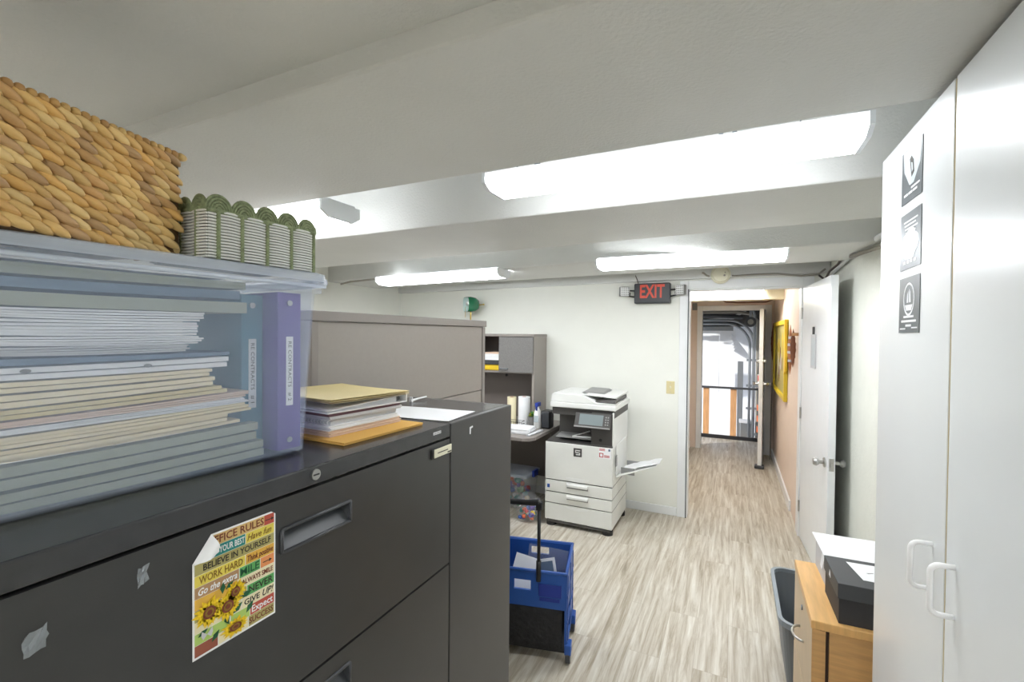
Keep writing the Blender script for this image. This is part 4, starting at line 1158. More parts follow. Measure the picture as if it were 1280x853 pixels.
bm = new(); box(bm, (-0.22, 0.20, 0.56), (0.22, 0.26, 1.02)); box(bm, (-0.03, 0.19, 0.43), (0.03, 0.215, 0.7)); finish('backrest', bm, 'black_cloth', oc, bev=0.025, seg=3)
for s in (-1, 1):
    bm = new(); tube(bm, [(s * 0.25, 0.05, 0.45), (s * 0.31, 0.05, 0.47), (s * 0.315, 0.05, 0.66)], 0.014, 8); box(bm, (s * 0.315 - 0.035, -0.15, 0.655), (s * 0.315 + 0.035, 0.13, 0.69)); finish('armrest', bm, 'black', oc, bev=0.006)

# ------------------------------------------------------------------ copier
X0, X1, Y0, Y1 = -1.428, -0.852, 3.672, 4.235
pr = thing('copier', 'large off-white office copier with black touch panel against the far wall', 'copier', (0, 0, 0))
bm = new(); box(bm, (X0 + 0.004, Y0 + 0.012, 0.045), (X1 - 0.004, Y1, 0.700)); finish('cabinet', bm, 'printer', pr, bev=0.006)
bm = new()
for (za, zb) in ((0.39, 0.395), (0.288, 0.292), (0.193, 0.197)): box(bm, (X0 + 0.003, Y0 + 0.008, za), (X1 - 0.0035, Y1 - 0.01, zb))
finish('seam', bm, 'printer_dark', pr)
def sweep_panel(z0, z1, n='front_panel', m_='printer'):
    bm = new(); box(bm, (X0, Y0, z0), (X1 - 0.002, Y0 + 0.014, z1)); return finish(n, bm, m_, pr, bev=0.004)
sweep_panel(0.397, 0.712, 'front_door')
dr1 = sweep_panel(0.294, 0.388, 'paper_drawer'); dr2 = sweep_panel(0.199, 0.286, 'paper_drawer')
dr3 = sweep_panel(0.055, 0.191, 'paper_drawer')
def pull(parent, z0, z1, w=0.095):
    xc = -1.143
    bm = new()
    prism(bm, [(xc - w, Y0 - 0.001, z1), (xc + w, Y0 - 0.001, z1), (xc + w * 0.95, Y0 - 0.02, z1 - 0.010), (xc - w * 0.95, Y0 - 0.02, z1 - 0.010)], (0, 0, -(z1 - z0) * 0.45))
    h = finish('drawer_pull', bm, 'printer', parent, bev=0.003)
    bm = new(); box(bm, (xc - w * 0.96, Y0 - 0.0015, z0), (xc + w * 0.96, Y0 + 0.001, z1 - 0.012)); finish('finger_recess', bm, 'printer_grey', h)
pull(dr1, 0.338, 0.384); pull(dr2, 0.243, 0.284)
bm = new()
prism(bm, [(-1.143 - 0.1 * math.cos(PI * k / 10), Y0 - 0.0006, 0.187 - 0.028 * math.sin(PI * k / 10)) for k in range(11)], (0, -0.003, 0)); finish('finger_scoop', bm, 'printer_light', dr3)
bm = new(); prism(bm, [(-1.143 - 0.1 * math.cos(PI * k / 10), Y0 - 0.0006, 0.430 - 0.030 * math.sin(PI * k / 10)) for k in range(11)], (0, -0.003, 0)); finish('finger_scoop', bm, 'printer_light', pr)
bm = new(); prism(bm, [(X0 + 0.02, Y0 + 0.004, 0.055), (X0 + 0.18, Y0 + 0.004, 0.046), (X0 + 0.22, Y0 + 0.004, 0.052), (X0 + 0.36, Y0 + 0.004, 0.052), (X0 + 0.40, Y0 + 0.004, 0.046), (X1 - 0.02, Y0 + 0.004, 0.046), (X1 - 0.02, Y0 + 0.004, 0.03), (X0 + 0.02, Y0 + 0.004, 0.03)], (0, 0.4, 0)); finish('plinth', bm, 'printer_dark', pr)
for x in (X0 + 0.045, X1 - 0.045):
    for y in (Y0 + 0.045, Y1 - 0.06):
        bm = new(); cyl(bm, (x, y, 0.0), (x, y, 0.035), 0.042, 18); finish('foot', bm, 'black', pr)
# grey deck and output bay
bm = new(); hexa(bm, [(X0 + 0.004, Y0 + 0.004, 0.700), (X1 - 0.004, Y0 + 0.004, 0.712), (X1 - 0.004, Y1 - 0.01, 0.712), (X0 + 0.004, Y1 - 0.01, 0.700), (X0 + 0.004, Y0 + 0.004, 0.716), (X1 - 0.004, Y0 + 0.004, 0.728), (X1 - 0.004, Y1 - 0.01, 0.735), (X0 + 0.004, Y1 - 0.01, 0.76)]); finish('output_deck', bm, 'printer_dark', pr, bev=0.003)
bm = new(); hexa(bm, [(-1.36, Y0 + 0.07, 0.742), (-1.03, Y0 + 0.07, 0.742), (-1.03, Y1 - 0.1, 0.77), (-1.36, Y1 - 0.1, 0.77), (-1.36, Y0 + 0.07, 0.75), (-1.03, Y0 + 0.07, 0.75), (-1.03, Y1 - 0.1, 0.80), (-1.36, Y1 - 0.1, 0.80)]); finish('output_tray', bm, 'printer_grey', pr, bev=0.003)
bm = new()
tube(bm, [(-1.22, Y0 + 0.09, 0.757), (-1.10, Y0 + 0.2, 0.79), (-1.06, Y0 + 0.3, 0.82)], 0.006, 6); tube(bm, [(-1.22, Y0 + 0.09, 0.757), (-1.06, Y0 + 0.10, 0.76)], 0.006, 6); finish('paper_stop', bm, 'printer_light', pr)
bm = new(); box(bm, (-1.375, Y0 + 0.20, 0.742), (-1.036, Y1 - 0.02, 0.95)); finish('rear_column', bm, 'printer_dark', pr, bev=0.004)
bm = new(); box(bm, (-1.035, Y0 + 0.012, 0.722), (X1 - 0.008, Y1 - 0.02, 0.985)); finish('right_column', bm, 'printer_dark', pr, bev=0.004)
bm = new(); box(bm, (X1 - 0.012, Y0 + 0.014, 0.70), (X1, Y1, 0.995)); sp_ = finish('side_panel', bm, 'printer_light', pr, bev=0.005)
bm = new(); box(bm, (X1 - 0.003, Y0 + 0.10, 0.47), (X1 + 0.008, Y1 - 0.08, 0.72)); finish('side_door', bm, 'printer_light', pr, bev=0.008)
bm = new(); box(bm, (X1 + 0.006, Y0 + 0.07, 0.55), (X1 + 0.012, Y0 + 0.11, 0.64)); finish('side_latch', bm, 'printer_grey', pr, bev=0.002)
# scanner and document feeder
bm = new(); box(bm, (X0 + 0.045, Y0 + 0.035, 0.945), (X1 + 0.002, Y1, 1.012)); finish('scanner_base', bm, 'printer_dark', pr, bev=0.004)
bm = new(); box(bm, (X0 + 0.035, Y0 + 0.01, 1.008), (X1 + 0.016, Y1 + 0.01, 1.052)); finish('scanner', bm, 'printer_light', pr, bev=0.008, seg=3)
bm = new()
prism(bm, [(X0 + 0.04, Y0 + 0.02, 1.055), (X1 + 0.012, Y0 + 0.02, 1.055), (X1 + 0.012, Y0 + 0.02, 1.062), (-1.00, Y0 + 0.02, 1.066), (-1.06, Y0 + 0.02, 1.095), (-1.12, Y0 + 0.02, 1.120), (X0 + 0.06, Y0 + 0.02, 1.126), (X0 + 0.045, Y0 + 0.02, 1.11)], (0, 0.50, 0)); finish('document_feeder', bm, 'printer_light', pr, bev=0.006, seg=3)
bm = new(); hexa(bm, [(-1.02, Y0 + 0.04, 1.068), (X1 + 0.006, Y0 + 0.04, 1.066), (X1 + 0.006, Y0 + 0.48, 1.066), (-1.02, Y0 + 0.48, 1.068), (-1.01, Y0 + 0.06, 1.082), (X1 + 0.006, Y0 + 0.06, 1.10), (X1 + 0.006, Y0 + 0.47, 1.10), (-1.01, Y0 + 0.47, 1.082)]); finish('original_exit_tray', bm, 'printer_dark', pr, bev=0.003)
bm = new(); hexa(bm, [(-1.10, Y0 + 0.06, 1.118), (X1 + 0.010, Y0 + 0.05, 1.104), (X1 + 0.010, Y0 + 0.50, 1.104), (-1.10, Y0 + 0.49, 1.118), (-1.10, Y0 + 0.06, 1.128), (X1 + 0.012, Y0 + 0.05, 1.116), (X1 + 0.012, Y0 + 0.50, 1.124), (-1.10, Y0 + 0.49, 1.136)]); finish('original_tray', bm, 'printer_light', pr, bev=0.003)
bm = new(); hexa(bm, [(-1.16, Y0 + 0.14, 1.127), (-0.96, Y0 + 0.14, 1.125), (-0.96, Y0 + 0.42, 1.132), (-1.16, Y0 + 0.42, 1.136), (-1.14, Y0 + 0.16, 1.137), (-0.98, Y0 + 0.16, 1.135), (-0.98, Y0 + 0.40, 1.146), (-1.14, Y0 + 0.40, 1.150)]); finish('paper_guide', bm, 'printer_grey', pr, bev=0.003)
# touch panel
ux = Vector((1, 0, 0)); uy = Vector((0, 0.42, 0.91)).normalized(); un = ux.cross(uy)
C0 = Vector((-1.015, Y0 - 0.02, 0.925))
def panel(bm, a0, a1, b0, b1, d0, d1, mi=0):
    pts = [C0 + ux * a + uy * b + un * d0 for a, b in ((a0, b0), (a1, b0), (a1, b1), (a0, b1))]
    prism(bm, pts, un * (d1 - d0), mi)
bm = new(); panel(bm, -0.15, 0.145, -0.058, 0.062, -0.025, 0.0); tp = finish('touch_panel', bm, 'printer_dark', pr, bev=0.006, seg=3)
bm = new(); panel(bm, -0.112, 0.085, -0.038, 0.050, 0.0, 0.0012); finish('screen', bm, 'screen', tp)
bm = new(); panel(bm, -0.15, 0.145, -0.062, -0.050, -0.004, 0.006); finish('panel_lip', bm, 'printer_grey', tp, bev=0.002)
bm = new()
for k in range(4): panel(bm, 0.102, 0.112, -0.03 + k * 0.02, -0.02 + k * 0.02, 0.0, 0.002); panel(bm, 0.12, 0.130, -0.03 + k * 0.02, -0.02 + k * 0.02, 0.0, 0.002)
finish('panel_key', bm, 'printer_grey', tp)
bm = new(); box(bm, (-1.03, Y0 - 0.012, 0.87), (-0.95, Y0 + 0.02, 0.90)); finish('panel_arm', bm, 'printer_dark', pr)
bm = new(); cyl(bm, (-0.955, Y0 + 0.013, 0.768), (-0.955, Y0 + 0.008, 0.768), 0.013, 16); finish('power_button', bm, 'black', pr)
# marks on the front
bm = new(); box(bm, (-1.178, Y0 - 0.002, 0.612), (-1.108, Y0 + 0.001, 0.682)); lg = finish('badge', bm, 'printer_dark', pr, bev=0.001)
bm = new()
for (a, b, c, d) in ((-1.165, 0.66, -1.122, 0.668), (-1.165, 0.642, -1.122, 0.650), (-1.158, 0.626, -1.13, 0.634), (-1.165, 0.642, -1.157, 0.668), (-1.13, 0.626, -1.122, 0.650)): box(bm, (a, Y0 - 0.003, b), (c, Y0 - 0.002, d))
finish('badge_mark', bm, 'printer_light', lg)
bm = new(); box(bm, (-0.965, Y0 - 0.0012, 0.625), (-0.868, Y0, 0.708)); stk = finish('service_sticker', bm, 'paper', pr)
bm = new()
for k in range(3): box(bm, (-0.962, Y0 - 0.0018, 0.686 + k * 0.007), (-0.916, Y0 - 0.0012, 0.6895 + k * 0.007), 0)
for (a, b, c, d) in ((-0.962, 0.632, -0.928, 0.638), (-0.962, 0.662, -0.928, 0.668), (-0.962, 0.632, -0.956, 0.668), (-0.934, 0.632, -0.928, 0.668)): box(bm, (a, Y0 - 0.0018, b), (c, Y0 - 0.0012, d), 0)
for k in range(3): box(bm, (-0.922, Y0 - 0.0018, 0.634 + k * 0.007), (-0.878, Y0 - 0.0012, 0.638 + k * 0.007), 0)
box(bm, (-0.888, Y0 - 0.0018, 0.686), (-0.872, Y0 - 0.0012, 0.704), 1)
finish('sticker_print', bm, None, stk, mats=['red_ink', 'bluegrey'])
bm = new(); box(bm, (-1.408, Y0 - 0.001, 0.322), (-1.385, Y0, 0.352)); finish('blue_sticker', bm, 'blue', dr1)
# open bypass tray on the right with paper
bm = new(); hexa(bm, [(X1 + 0.005, 3.78, 0.452), (-0.545, 3.86, 0.56), (-0.545, 4.10, 0.56), (X1 + 0.005, 4.14, 0.452), (X1 + 0.005, 3.78, 0.465), (-0.545, 3.86, 0.567), (-0.545, 4.10, 0.567), (X1 + 0.005, 4.14, 0.465)]); bt = finish('bypass_tray', bm, 'printer_light', pr, bev=0.002)
for y in (3.84, 4.08):
    bm = new(); box(bm, (X1 + 0.03, y - 0.004, 0.47), (X1 + 0.14, y + 0.004, 0.525)); finish('tray_guide', bm, 'printer_grey', bt)
bm = new(); rnd = random.Random(3); nx = 10
g = [[bm.verts.new((X1 + 0.03 + 0.30 * i / nx, 3.86 + 0.21 * j / 5, 0.484 + 0.098 * i / nx + rnd.uniform(-.004, .006) + 0.003)) for j in range(6)] for i in range(nx + 1)]
for i in range(nx):
    for j in range(5): bm.faces.new((g[i][j], g[i + 1][j], g[i + 1][j + 1], g[i][j + 1]))
o = finish('paper_sheet', bm, 'paper'); sm_ = o.modifiers.new('thick', 'SOLIDIFY'); sm_.thickness = 0.002
tag(o, 'crumpled white paper sheet on the open side tray of the copier', 'paper')

# ------------------------------------------------------------------ folding cart
ct = thing('folding_cart', 'blue folding utility cart with black cloth sides and telescopic handle in the aisle', 'cart', (-0.722, 2.155, 0), math.radians(13))
# local: right front corner at origin, x to the left is negative, y to the back
CW, CD = 0.40, 0.325
zc0, zc1 = 0.265, 0.445
bm = new()
def wall_with_hole(bm, axis, c0, c1, u0, u1, z0, z1, hu0, hu1, hz0, hz1):
    def b_(a, b, za, zb):
        if axis == 'y': box(bm, (a, c0, za), (b, c1, zb))
        else: box(bm, (c0, a, za), (c1, b, zb))
    b_(u0, hu0, z0, z1); b_(hu1, u1, z0, z1); b_(hu0, hu1, z0, hz0); b_(hu0, hu1, hz1, z1)
wall_with_hole(bm, 'y', -0.008, 0.004, -CW, 0, zc0, zc1, -0.26, -0.175, 0.345, 0.395); finish('front_panel', bm, 'blue', ct)
bm = new(); wall_with_hole(bm, 'y', CD - 0.004, CD + 0.008, -CW, 0, zc0, zc1, -0.23, -0.13, 0.375, 0.415); finish('back_panel', bm, 'blue', ct)
for x in (0.0, -CW):
    bm = new(); s = 1 if x == 0 else -1
    wall_with_hole(bm, 'x', x - 0.006, x + 0.006, -0.008, CD + 0.008, 0.06, zc1, 0.05, 0.145, 0.10, 0.25)
    for yq in (0.02, 0.16, 0.30): box(bm, (x + s * 0.006 - 0.004, yq - 0.006, 0.07), (x + s * 0.006 + 0.004, yq + 0.006, zc1 - 0.02))
    for zq in (0.10, 0.20, 0.33): box(bm, (x + s * 0.006 - 0.004, 0.0, zq - 0.006), (x + s * 0.006 + 0.004, CD, zq + 0.006))
    finish('side_panel', bm, 'blue', ct)
bm = new(); tube(bm, [(0.003, -0.008, zc1), (0.003, CD + 0.008, zc1), (-CW - 0.003, CD + 0.008, zc1), (-CW - 0.003, -0.008, zc1)], 0.009, 8, closed=True); finish('rim', bm, 'blue', ct, smooth=True)
bm = new(); box(bm, (-0.135, -0.014, 0.325), (-0.022, -0.008, 0.385)); box(bm, (-0.13, -0.011, 0.30), (-0.03, -0.0085, 0.318)); finish('front_clip', bm, 'blue_dark', ct, bev=0.003)
bm = new(); nx = 12; rnd = random.Random(2)
g = [[bm.verts.new((-CW + 0.012 + (CW - 0.03) * i / nx, -0.004 - 0.012 * math.sin(PI * i / nx) * math.sin(PI * j / 6) + rnd.uniform(-.004, .004), 0.055 + (zc0 - 0.05) * j / 6)) for j in range(7)] for i in range(nx + 1)]
for i in range(nx):
    for j in range(6): bm.faces.new((g[i][j], g[i + 1][j], g[i + 1][j + 1], g[i][j + 1]))
o = finish('cloth_panel', bm, 'black_cloth', ct, smooth=True); sm_ = o.modifiers.new('thick', 'SOLIDIFY'); sm_.thickness = 0.003
bm = new(); box(bm, (-CW + 0.01, CD - 0.004, 0.06), (-0.01, CD + 0.001, zc0 + 0.01)); finish('cloth_panel', bm, 'black_cloth', ct)
bm = new(); box(bm, (-CW, 0.0, 0.05), (0, CD, 0.062)); finish('base', bm, 'black', ct)
for (x, y) in ((0.012, 0.012), (0.012, CD - 0.06), (-CW - 0.012, 0.012), (-CW - 0.012, CD - 0.06)):
    bm = new(); cyl(bm, (x - 0.012, y, 0.036), (x + 0.012, y, 0.036), 0.036, 20); w_ = finish('wheel', bm, 'grey_black', ct, bev=0.004)
    bm = new(); cyl(bm, (x - 0.014, y, 0.036), (x + 0.014, y, 0.036), 0.015, 14); finish('hub', bm, 'printer_grey', w_)
    bm = new(); box(bm, (x - 0.016, y - 0.03, 0.05), (x + 0.016, y + 0.03, 0.10)); finish('wheel_bracket', bm, 'blue', ct, bev=0.004)
bm = new()
for x in (-0.135, -0.375):
    tube(bm, [(x, -0.014, 0.40), (x, -0.014, 0.775)], 0.0085, 10); tube(bm, [(x, -0.014, 0.40), (x, -0.014, 0.50)], 0.0125, 10)
finish('handle_pole', bm, 'black', ct, smooth=True)
bm = new(); tube(bm, [(-0.125, -0.014, 0.775), (-0.14, -0.014, 0.79), (-0.20, -0.014, 0.785), (-0.31, -0.014, 0.785), (-0.37, -0.014, 0.79), (-0.385, -0.014, 0.775)], [0.013, 0.017, 0.014, 0.014, 0.017, 0.013], 10)
box(bm, (-0.15, -0.028, 0.755), (-0.12, 0.0, 0.795)); box(bm, (-0.39, -0.028, 0.755), (-0.36, 0.0, 0.795)); finish('handle_grip', bm, 'black', ct, bev=0.003)
def cart_item(name, m_, label, cat, c, sx, sz, rot, th=0.003):
    o_ = thing(name, label, cat, ct.matrix_basis @ Vector(c)); 
    o_.rotation_euler = rot
    bm = new(); box(bm, (-sx / 2, -th / 2, 0), (sx / 2, th / 2, sz)); finish('sheet', bm, m_, o_, bev=0.0006)
    return o_
cart_item('envelope', 'paper', 'large white envelope leaning in the blue cart, cream edged', 'envelope', (-0.245, 0.09, 0.19), 0.19, 0.25, (math.radians(-30), math.radians(12), math.radians(13)))
e2 = cart_item('booklet', 'paper', 'white booklet with a dark picture leaning at the right in the blue cart', 'booklet', (-0.075, 0.10, 0.19), 0.10, 0.25, (math.radians(-22), math.radians(-14), math.radians(13)))
bm = new(); box(bm, (-0.036, -0.0030, 0.12), (0.036, -0.0016, 0.235)); finish('cover_picture', bm, 'bluegrey', e2)
cart_item('plastic_sleeve', 'clear_bag', 'clear plastic sleeve standing at the back of the blue cart', 'plastic sleeve', (-0.15, 0.265, 0.20), 0.22, 0.24, (math.radians(-3), math.radians(6), math.radians(13)), 0.002)
cart_item('paper_sheet', 'paper_grey', 'grey-white sheet lying flat in the bottom of the blue cart', 'paper', (-0.22, 0.05, 0.07), 0.24, 0.2, (math.radians(-80), 0, math.radians(13)))

# ------------------------------------------------------------------ exit sign with emergency heads
ex = thing('exit_sign', 'black exit sign with red letters and two emergency lamp heads', 'exit sign', (-0.665, YF - 0.05, 2.0))
bm = new(); box(bm, (-0.158, -0.03, -0.092), (0.158, 0.05, 0.092)); finish('housing', bm, 'grey_black', ex, bev=0.014, seg=4)
bm = new(); text_bm(bm, 'EXIT', 0.165, FACE_NY(0.0, -0.0315, 0.01), 0, 0.001, 0.215, 0, 0.004); finish('lettering', bm, 'exit_red', ex)
for s in (-1, 1):
    bm = new()
    tube(bm, [(s * 0.155, -0.005, 0.028), (s * 0.20, -0.008, 0.030)], 0.007, 8); tube(bm, [(s * 0.155, -0.005, -0.03), (s * 0.205, -0.008, -0.02), (s * 0.21, -0.008, 0.03)], 0.007, 8); ell(bm, (s * 0.207, -0.008, 0.0), (0.014, 0.014, 0.018))
    finish('arm', bm, 'black', ex, smooth=True)
    cx = s * 0.25
    rz = Matrix.Rotation(math.radians(-28 * s), 4, 'Z')
    bm = new(); box(bm, (-0.044, -0.028, -0.044), (0.044, 0.012, 0.044)); bmesh.ops.transform(bm, matrix=Matrix.Translation((cx, -0.02, 0.022)) @ rz, verts=bm.verts[:]); hd = finish('lamp_head', bm, 'printer_grey', ex, bev=0.008, seg=3)  # white head given a grey housing to paint the shading at its edges
    bm = new(); box(bm, (-0.039, -0.0288, -0.039), (0.039, -0.0275, 0.039)); bmesh.ops.transform(bm, matrix=Matrix.Translation((cx, -0.02, 0.022)) @ rz, verts=bm.verts[:]); finish('lens', bm, 'white_plastic', hd)
    bm = new()
    for i in range(4):
        for j in range(4): box(bm, (-0.032 + i * 0.019, -0.0300, -0.032 + j * 0.019), (-0.022 + i * 0.019, -0.028, -0.022 + j * 0.019))
    bmesh.ops.transform(bm, matrix=Matrix.Translation((cx, -0.02, 0.022)) @ rz, verts=bm.verts[:]); finish('led_grid', bm, 'printer_grey', hd)
bm = new(); tube(bm, [(-0.125, 0.0, 0.09), (-0.135, -0.01, 0.13), (-0.14, -0.06, 0.16)], 0.004, 6); finish('wire', bm, 'cable_dark', ex)

sd = thing('smoke_detector', 'round cream smoke alarm above the doorway', 'smoke alarm', (-0.103, YF - 0.05, 2.142))
bm = new(); cyl(bm, (0, 0, 0), (0, -0.018, 0), 0.078, 32); cyl(bm, (0, -0.018, 0), (0, -0.034, 0), 0.072, 32, r1=0.06); finish('cover', bm, 'cream_plastic', sd)
bm = new(); cyl(bm, (0.03, -0.03, -0.01), (0.03, -0.038, -0.01), 0.008, 12); cyl(bm, (0.035, -0.03, 0.015), (0.035, -0.036, 0.015), 0.005, 12); finish('indicator', bm, 'cable', sd)

sw = thing('light_switch', 'ivory light switch plate on the cream wall left of the doorway', 'light switch', (-0.503, YF, 1.152))
bm = new(); box(bm, (-0.036, -0.006, -0.057), (0.036, 0, 0.057)); pl_ = finish('plate', bm, 'ivory', sw, bev=0.003)
bm = new(); box(bm, (-0.006, -0.017, -0.006), (0.006, -0.005, 0.012)); finish('toggle', bm, 'cream_plastic', pl_, bev=0.001)
bm = new()
for z in (-0.04, 0.04): cyl(bm, (0, -0.006, z), (0, -0.0075, z), 0.003, 10)
finish('screw', bm, 'metal', pl_)

# cables and conduit
bm = new(); yq = YF - 0.062
tube(bm, [(-0.25, yq, 2.165), (-0.235, yq, 2.16), (-0.215, yq, 2.14), (-0.19, yq, 2.13)], 0.008, 8)
tag(finish('cable', bm, 'cable', smooth=True), 'short grey cable end curling left of the round smoke alarm', 'cable')
bm = new(); tube(bm, [(-0.018, yq, 2.128), (0.0, yq, 2.124), (0.15, yq, 2.13), (0.32, yq, 2.128), (0.48, yq, 2.105), (0.60, yq, 2.115), (0.64, yq - 0.02, 2.15)], 0.008, 8)
tag(finish('cable', bm, 'cable', smooth=True), 'grey cable running from the smoke alarm to the right wall above the doorway', 'cable')
bm = new(); tube(bm, [(0.655, 1.6, 2.085), (0.655, 2.0, 2.10), (0.655, 2.85, 2.123), (0.655, 3.5, 2.13), (0.655, 4.1, 2.10), (0.655, 4.3, 2.085)], 0.016, 10)
tag(finish('conduit', bm, 'trim', smooth=True), 'cream painted pipe running along the top of the right wall', 'conduit')
bm = new(); tube(bm, [(0.655, 1.6, 2.030), (0.655, 2.0, 2.045), (0.655, 2.75, 2.066), (0.65, 3.1, 2.088), (0.625, 3.35, 2.098)], 0.011, 8); 
tag(finish('cable', bm, 'cable', smooth=True), 'thick grey cable strapped under the painted pipe on the right wall', 'cable')
bm = new(); tube(bm, [(0.60, 3.36, 2.20), (0.60, 3.40, 2.16), (0.61, 3.48, 2.125), (0.635, 3.8, 2.115), (0.635, 4.1, 2.105), (0.63, 4.25, 2.06), (0.60, 4.30, 2.10)], 0.0075, 8)
tag(finish('cable', bm, 'cable_dark', smooth=True), 'dark cable dropping from the last ceiling bay down the right wall corner', 'cable')
bm = new(); tube(bm, [(-2.72, 3.1, 2.07), (-2.78, 3.1, 2.085), (-3.05, 3.08, 2.07), (-3.15, 3.06, 2.05)], 0.008, 8)
tag(finish('cable', bm, 'cable', smooth=True), 'short grey cable feeding the far left ceiling light', 'cable')

# ------------------------------------------------------------------ white wardrobe
WX = 0.36
wd = thing('wardrobe', 'tall white laminate wardrobe with two doors and white loop handles at right', 'wardrobe', (0, 0, 0))
WY0, WYM, WY1, WZ = 0.655, 1.1145, 1.572, 2.096
bm = new(); box(bm, (WX + 0.020, WY0, 0.0), (XR - 0.004, WY1 - 0.002, WZ - 0.002)); finish('carcass', bm, 'wardrobe', wd, bev=0.002)
for (y0, y1, hy, s) in ((WYM + 0.0045, WY1, 1.175, 1), (WY0, WYM - 0.0035, 1.072, -1)):
    bm = new(); box(bm, (WX, y0, 0.06), (WX + 0.018, y1, WZ)); dr = finish('door', bm, 'wardrobe', wd, bev=0.0015)
    bm = new(); box(bm, (WX + 0.0015, (y0 - 0.0008) if s == 1 else y1 - 0.0006, 0.06), (WX + 0.017, (y0 + 0.0006) if s == 1 else y1 + 0.0008, WZ - 0.002)); finish('edge_band', bm, 'wardrobe_edge', dr)
    bm = new(); zh0, zh1, pr_ = 1.125, 1.214, 0.034
    pts = [(WX, hy, zh0)]
    for k in range(7):
        a = PI / 2 * k / 6; pts.append((WX - pr_ + 0.014 - 0.014 * math.sin(a), hy, zh0 + 0.014 - 0.014 * math.cos(a)))
    for k in range(7):
        a = PI / 2 * k / 6; pts.append((WX - pr_ + 0.014 - 0.014 * math.cos(a), hy, zh1 - 0.014 + 0.014 * math.sin(a)))
    pts.append((WX, hy, zh1))
    tube(bm, pts, 0.0048, 10); finish('handle', bm, 'handle_white', dr, smooth=True)

bm = new(); box(bm, (WX + 0.006, WYM - 0.0034, 0.06), (WX + 0.0195, WYM + 0.0030, WZ - 0.004)); finish('edge_strip', bm, 'wardrobe_edge', wd)

def poster(z0, z1, kind, label):
    y0, y1 = 1.270, 1.404
    p = thing('poster', label, 'poster', (WX - 0.0008, y1, z0), 0, None)
    # local: drawn on plane facing -x ; u from 0 (far, y1) to w towards the camera
    w, h = y1 - y0, z1 - z0
    def q(u, v, d): return (-d, -u, v)
    def rect(bm, u0, u1, v0, v1, d0, d1, mi=0):
        prism(bm, [q(u0, v0, d0), q(u1, v0, d0), q(u1, v1, d0), q(u0, v1, d0)], (-(d1 - d0), 0, 0), mi)
    def poly(bm, P, d0, d1, mi=0): prism(bm, [q(u, v, d0) for u, v in P], (-(d1 - d0), 0, 0), mi)
    bm = new(); rect(bm, 0, w, 0, h, 0, 0.0006); sh = finish('sheet', bm, 'poster', p)
    bm = new(); D0, D1 = 0.0006, 0.001
    if kind == 0:
        poly(bm, [(0.012, h - 0.002), (w - 0.004, h - 0.002), (w - 0.012, 0.07), (w * .62, 0.036), (w * .42, 0.036), (0.02, 0.075)], D0, D1, 0)
        poly(bm, [(w * .42, 0.095), (w * .52, 0.052), (w * .64, 0.06), (w * .60, 0.088), (w * .5, 0.10)], D1, D1 + .0004, 1)
        poly(bm, [(w * .50, 0.085), (w * .54, 0.062), (w * .59, 0.066), (w * .56, 0.082)], D1 + .0004, D1 + .0008, 0)
        for k in range(3): rect(bm, 0.02 + k * .03, 0.045 + k * .03, 0.016, 0.021, D0, D1, 2)
        rect(bm, w * .5, w * .9, 0.026, 0.030, D0, D1, 2)
    elif kind == 1:
        for k in range(4): rect(bm, w * .18 + k * .004, w * .85 - (k % 2) * .012, h - 0.022 - k * 0.0085, h - 0.0185 - k * 0.0085, D0, D1, 2)
        P = []
        rn_ = random.Random(6)
        for k in range(18):
            a = 2 * PI * k / 18; r = rn_.uniform(.8, 1.15); P.append((w * .5 + w * .40 * r * math.cos(a), h * .42 + h * .27 * r * math.sin(a)))
        poly(bm, P, D0, D1, 0)
        P = [(w * .55 + w * .2 * math.cos(2 * PI * k / 12), h * .62 + h * .08 * math.sin(2 * PI * k / 12)) for k in range(12)]
        poly(bm, P, D1, D1 + .0003, 2)
        for k in range(4): rect(bm, w * .2 + k * .022, w * .2 + k * .022 + .014, 0.012, 0.019, D0, D1, 2)
    else:
        n_ = 20
        for ring_, (ra, rb_) in enumerate(((0.235, 0.27), (0.21, 0.165))):
            A = [(w * .5 + w * ra * math.cos(2 * PI * k / n_), h * .60 + h * ra * 1.1 * math.sin(2 * PI * k / n_)) for k in range(n_)]
            B = [(w * .5 + w * rb_ * math.cos(2 * PI * k / n_), h * .60 + h * rb_ * 1.1 * math.sin(2 * PI * k / n_)) for k in range(n_)]
            if ring_ == 0:
                for k in range(n_): poly(bm, [A[k], A[(k + 1) % n_], B[(k + 1) % n_], B[k]], D0, D1, 2)
        poly(bm, [(w * .32, h * .50), (w * .68, h * .50), (w * .62, h * .40), (w * .38, h * .40)], D0, D1, 2)
        poly(bm, [(w * .40, h * .54), (w * .48, h * .54), (w * .48, h * .76), (w * .42, h * .68)], D0, D1, 2)
        poly(bm, [(w * .52, h * .54), (w * .60, h * .54), (w * .58, h * .72), (w * .52, h * .78)], D0, D1, 2)
        for k, ww in enumerate((0.5, 0.72, 0.28)): rect(bm, w * (.5 - ww / 2), w * (.5 + ww / 2), h * .27 - k * .010, h * .27 + .005 - k * .010, D0, D1, 2)
        rect(bm, w * .08, w * .35, 0.008, 0.011, D0, D1, 2); rect(bm, w * .65, w * .92, 0.010, 0.013, D0, D1, 2)
    finish('printed_image', bm, None, sh, mats=['poster_light', 'ink_dark', 'paper'])
poster(1.932, 2.055, 0, 'topmost of the three small black and white posters on the wardrobe door')
poster(1.778, 1.907, 1, 'middle small poster with a pale cloud on the wardrobe door')
poster(1.631, 1.7585, 2, 'lowest small dark poster with a round emblem on the wardrobe door')

# ------------------------------------------------------------------ wooden pedestal, boxes and bin by the wardrobe
fw = thing('wooden_file_pedestal', 'honey-coloured wooden drawer pedestal beside the white wardrobe', 'drawer unit', (0, 0, 0))
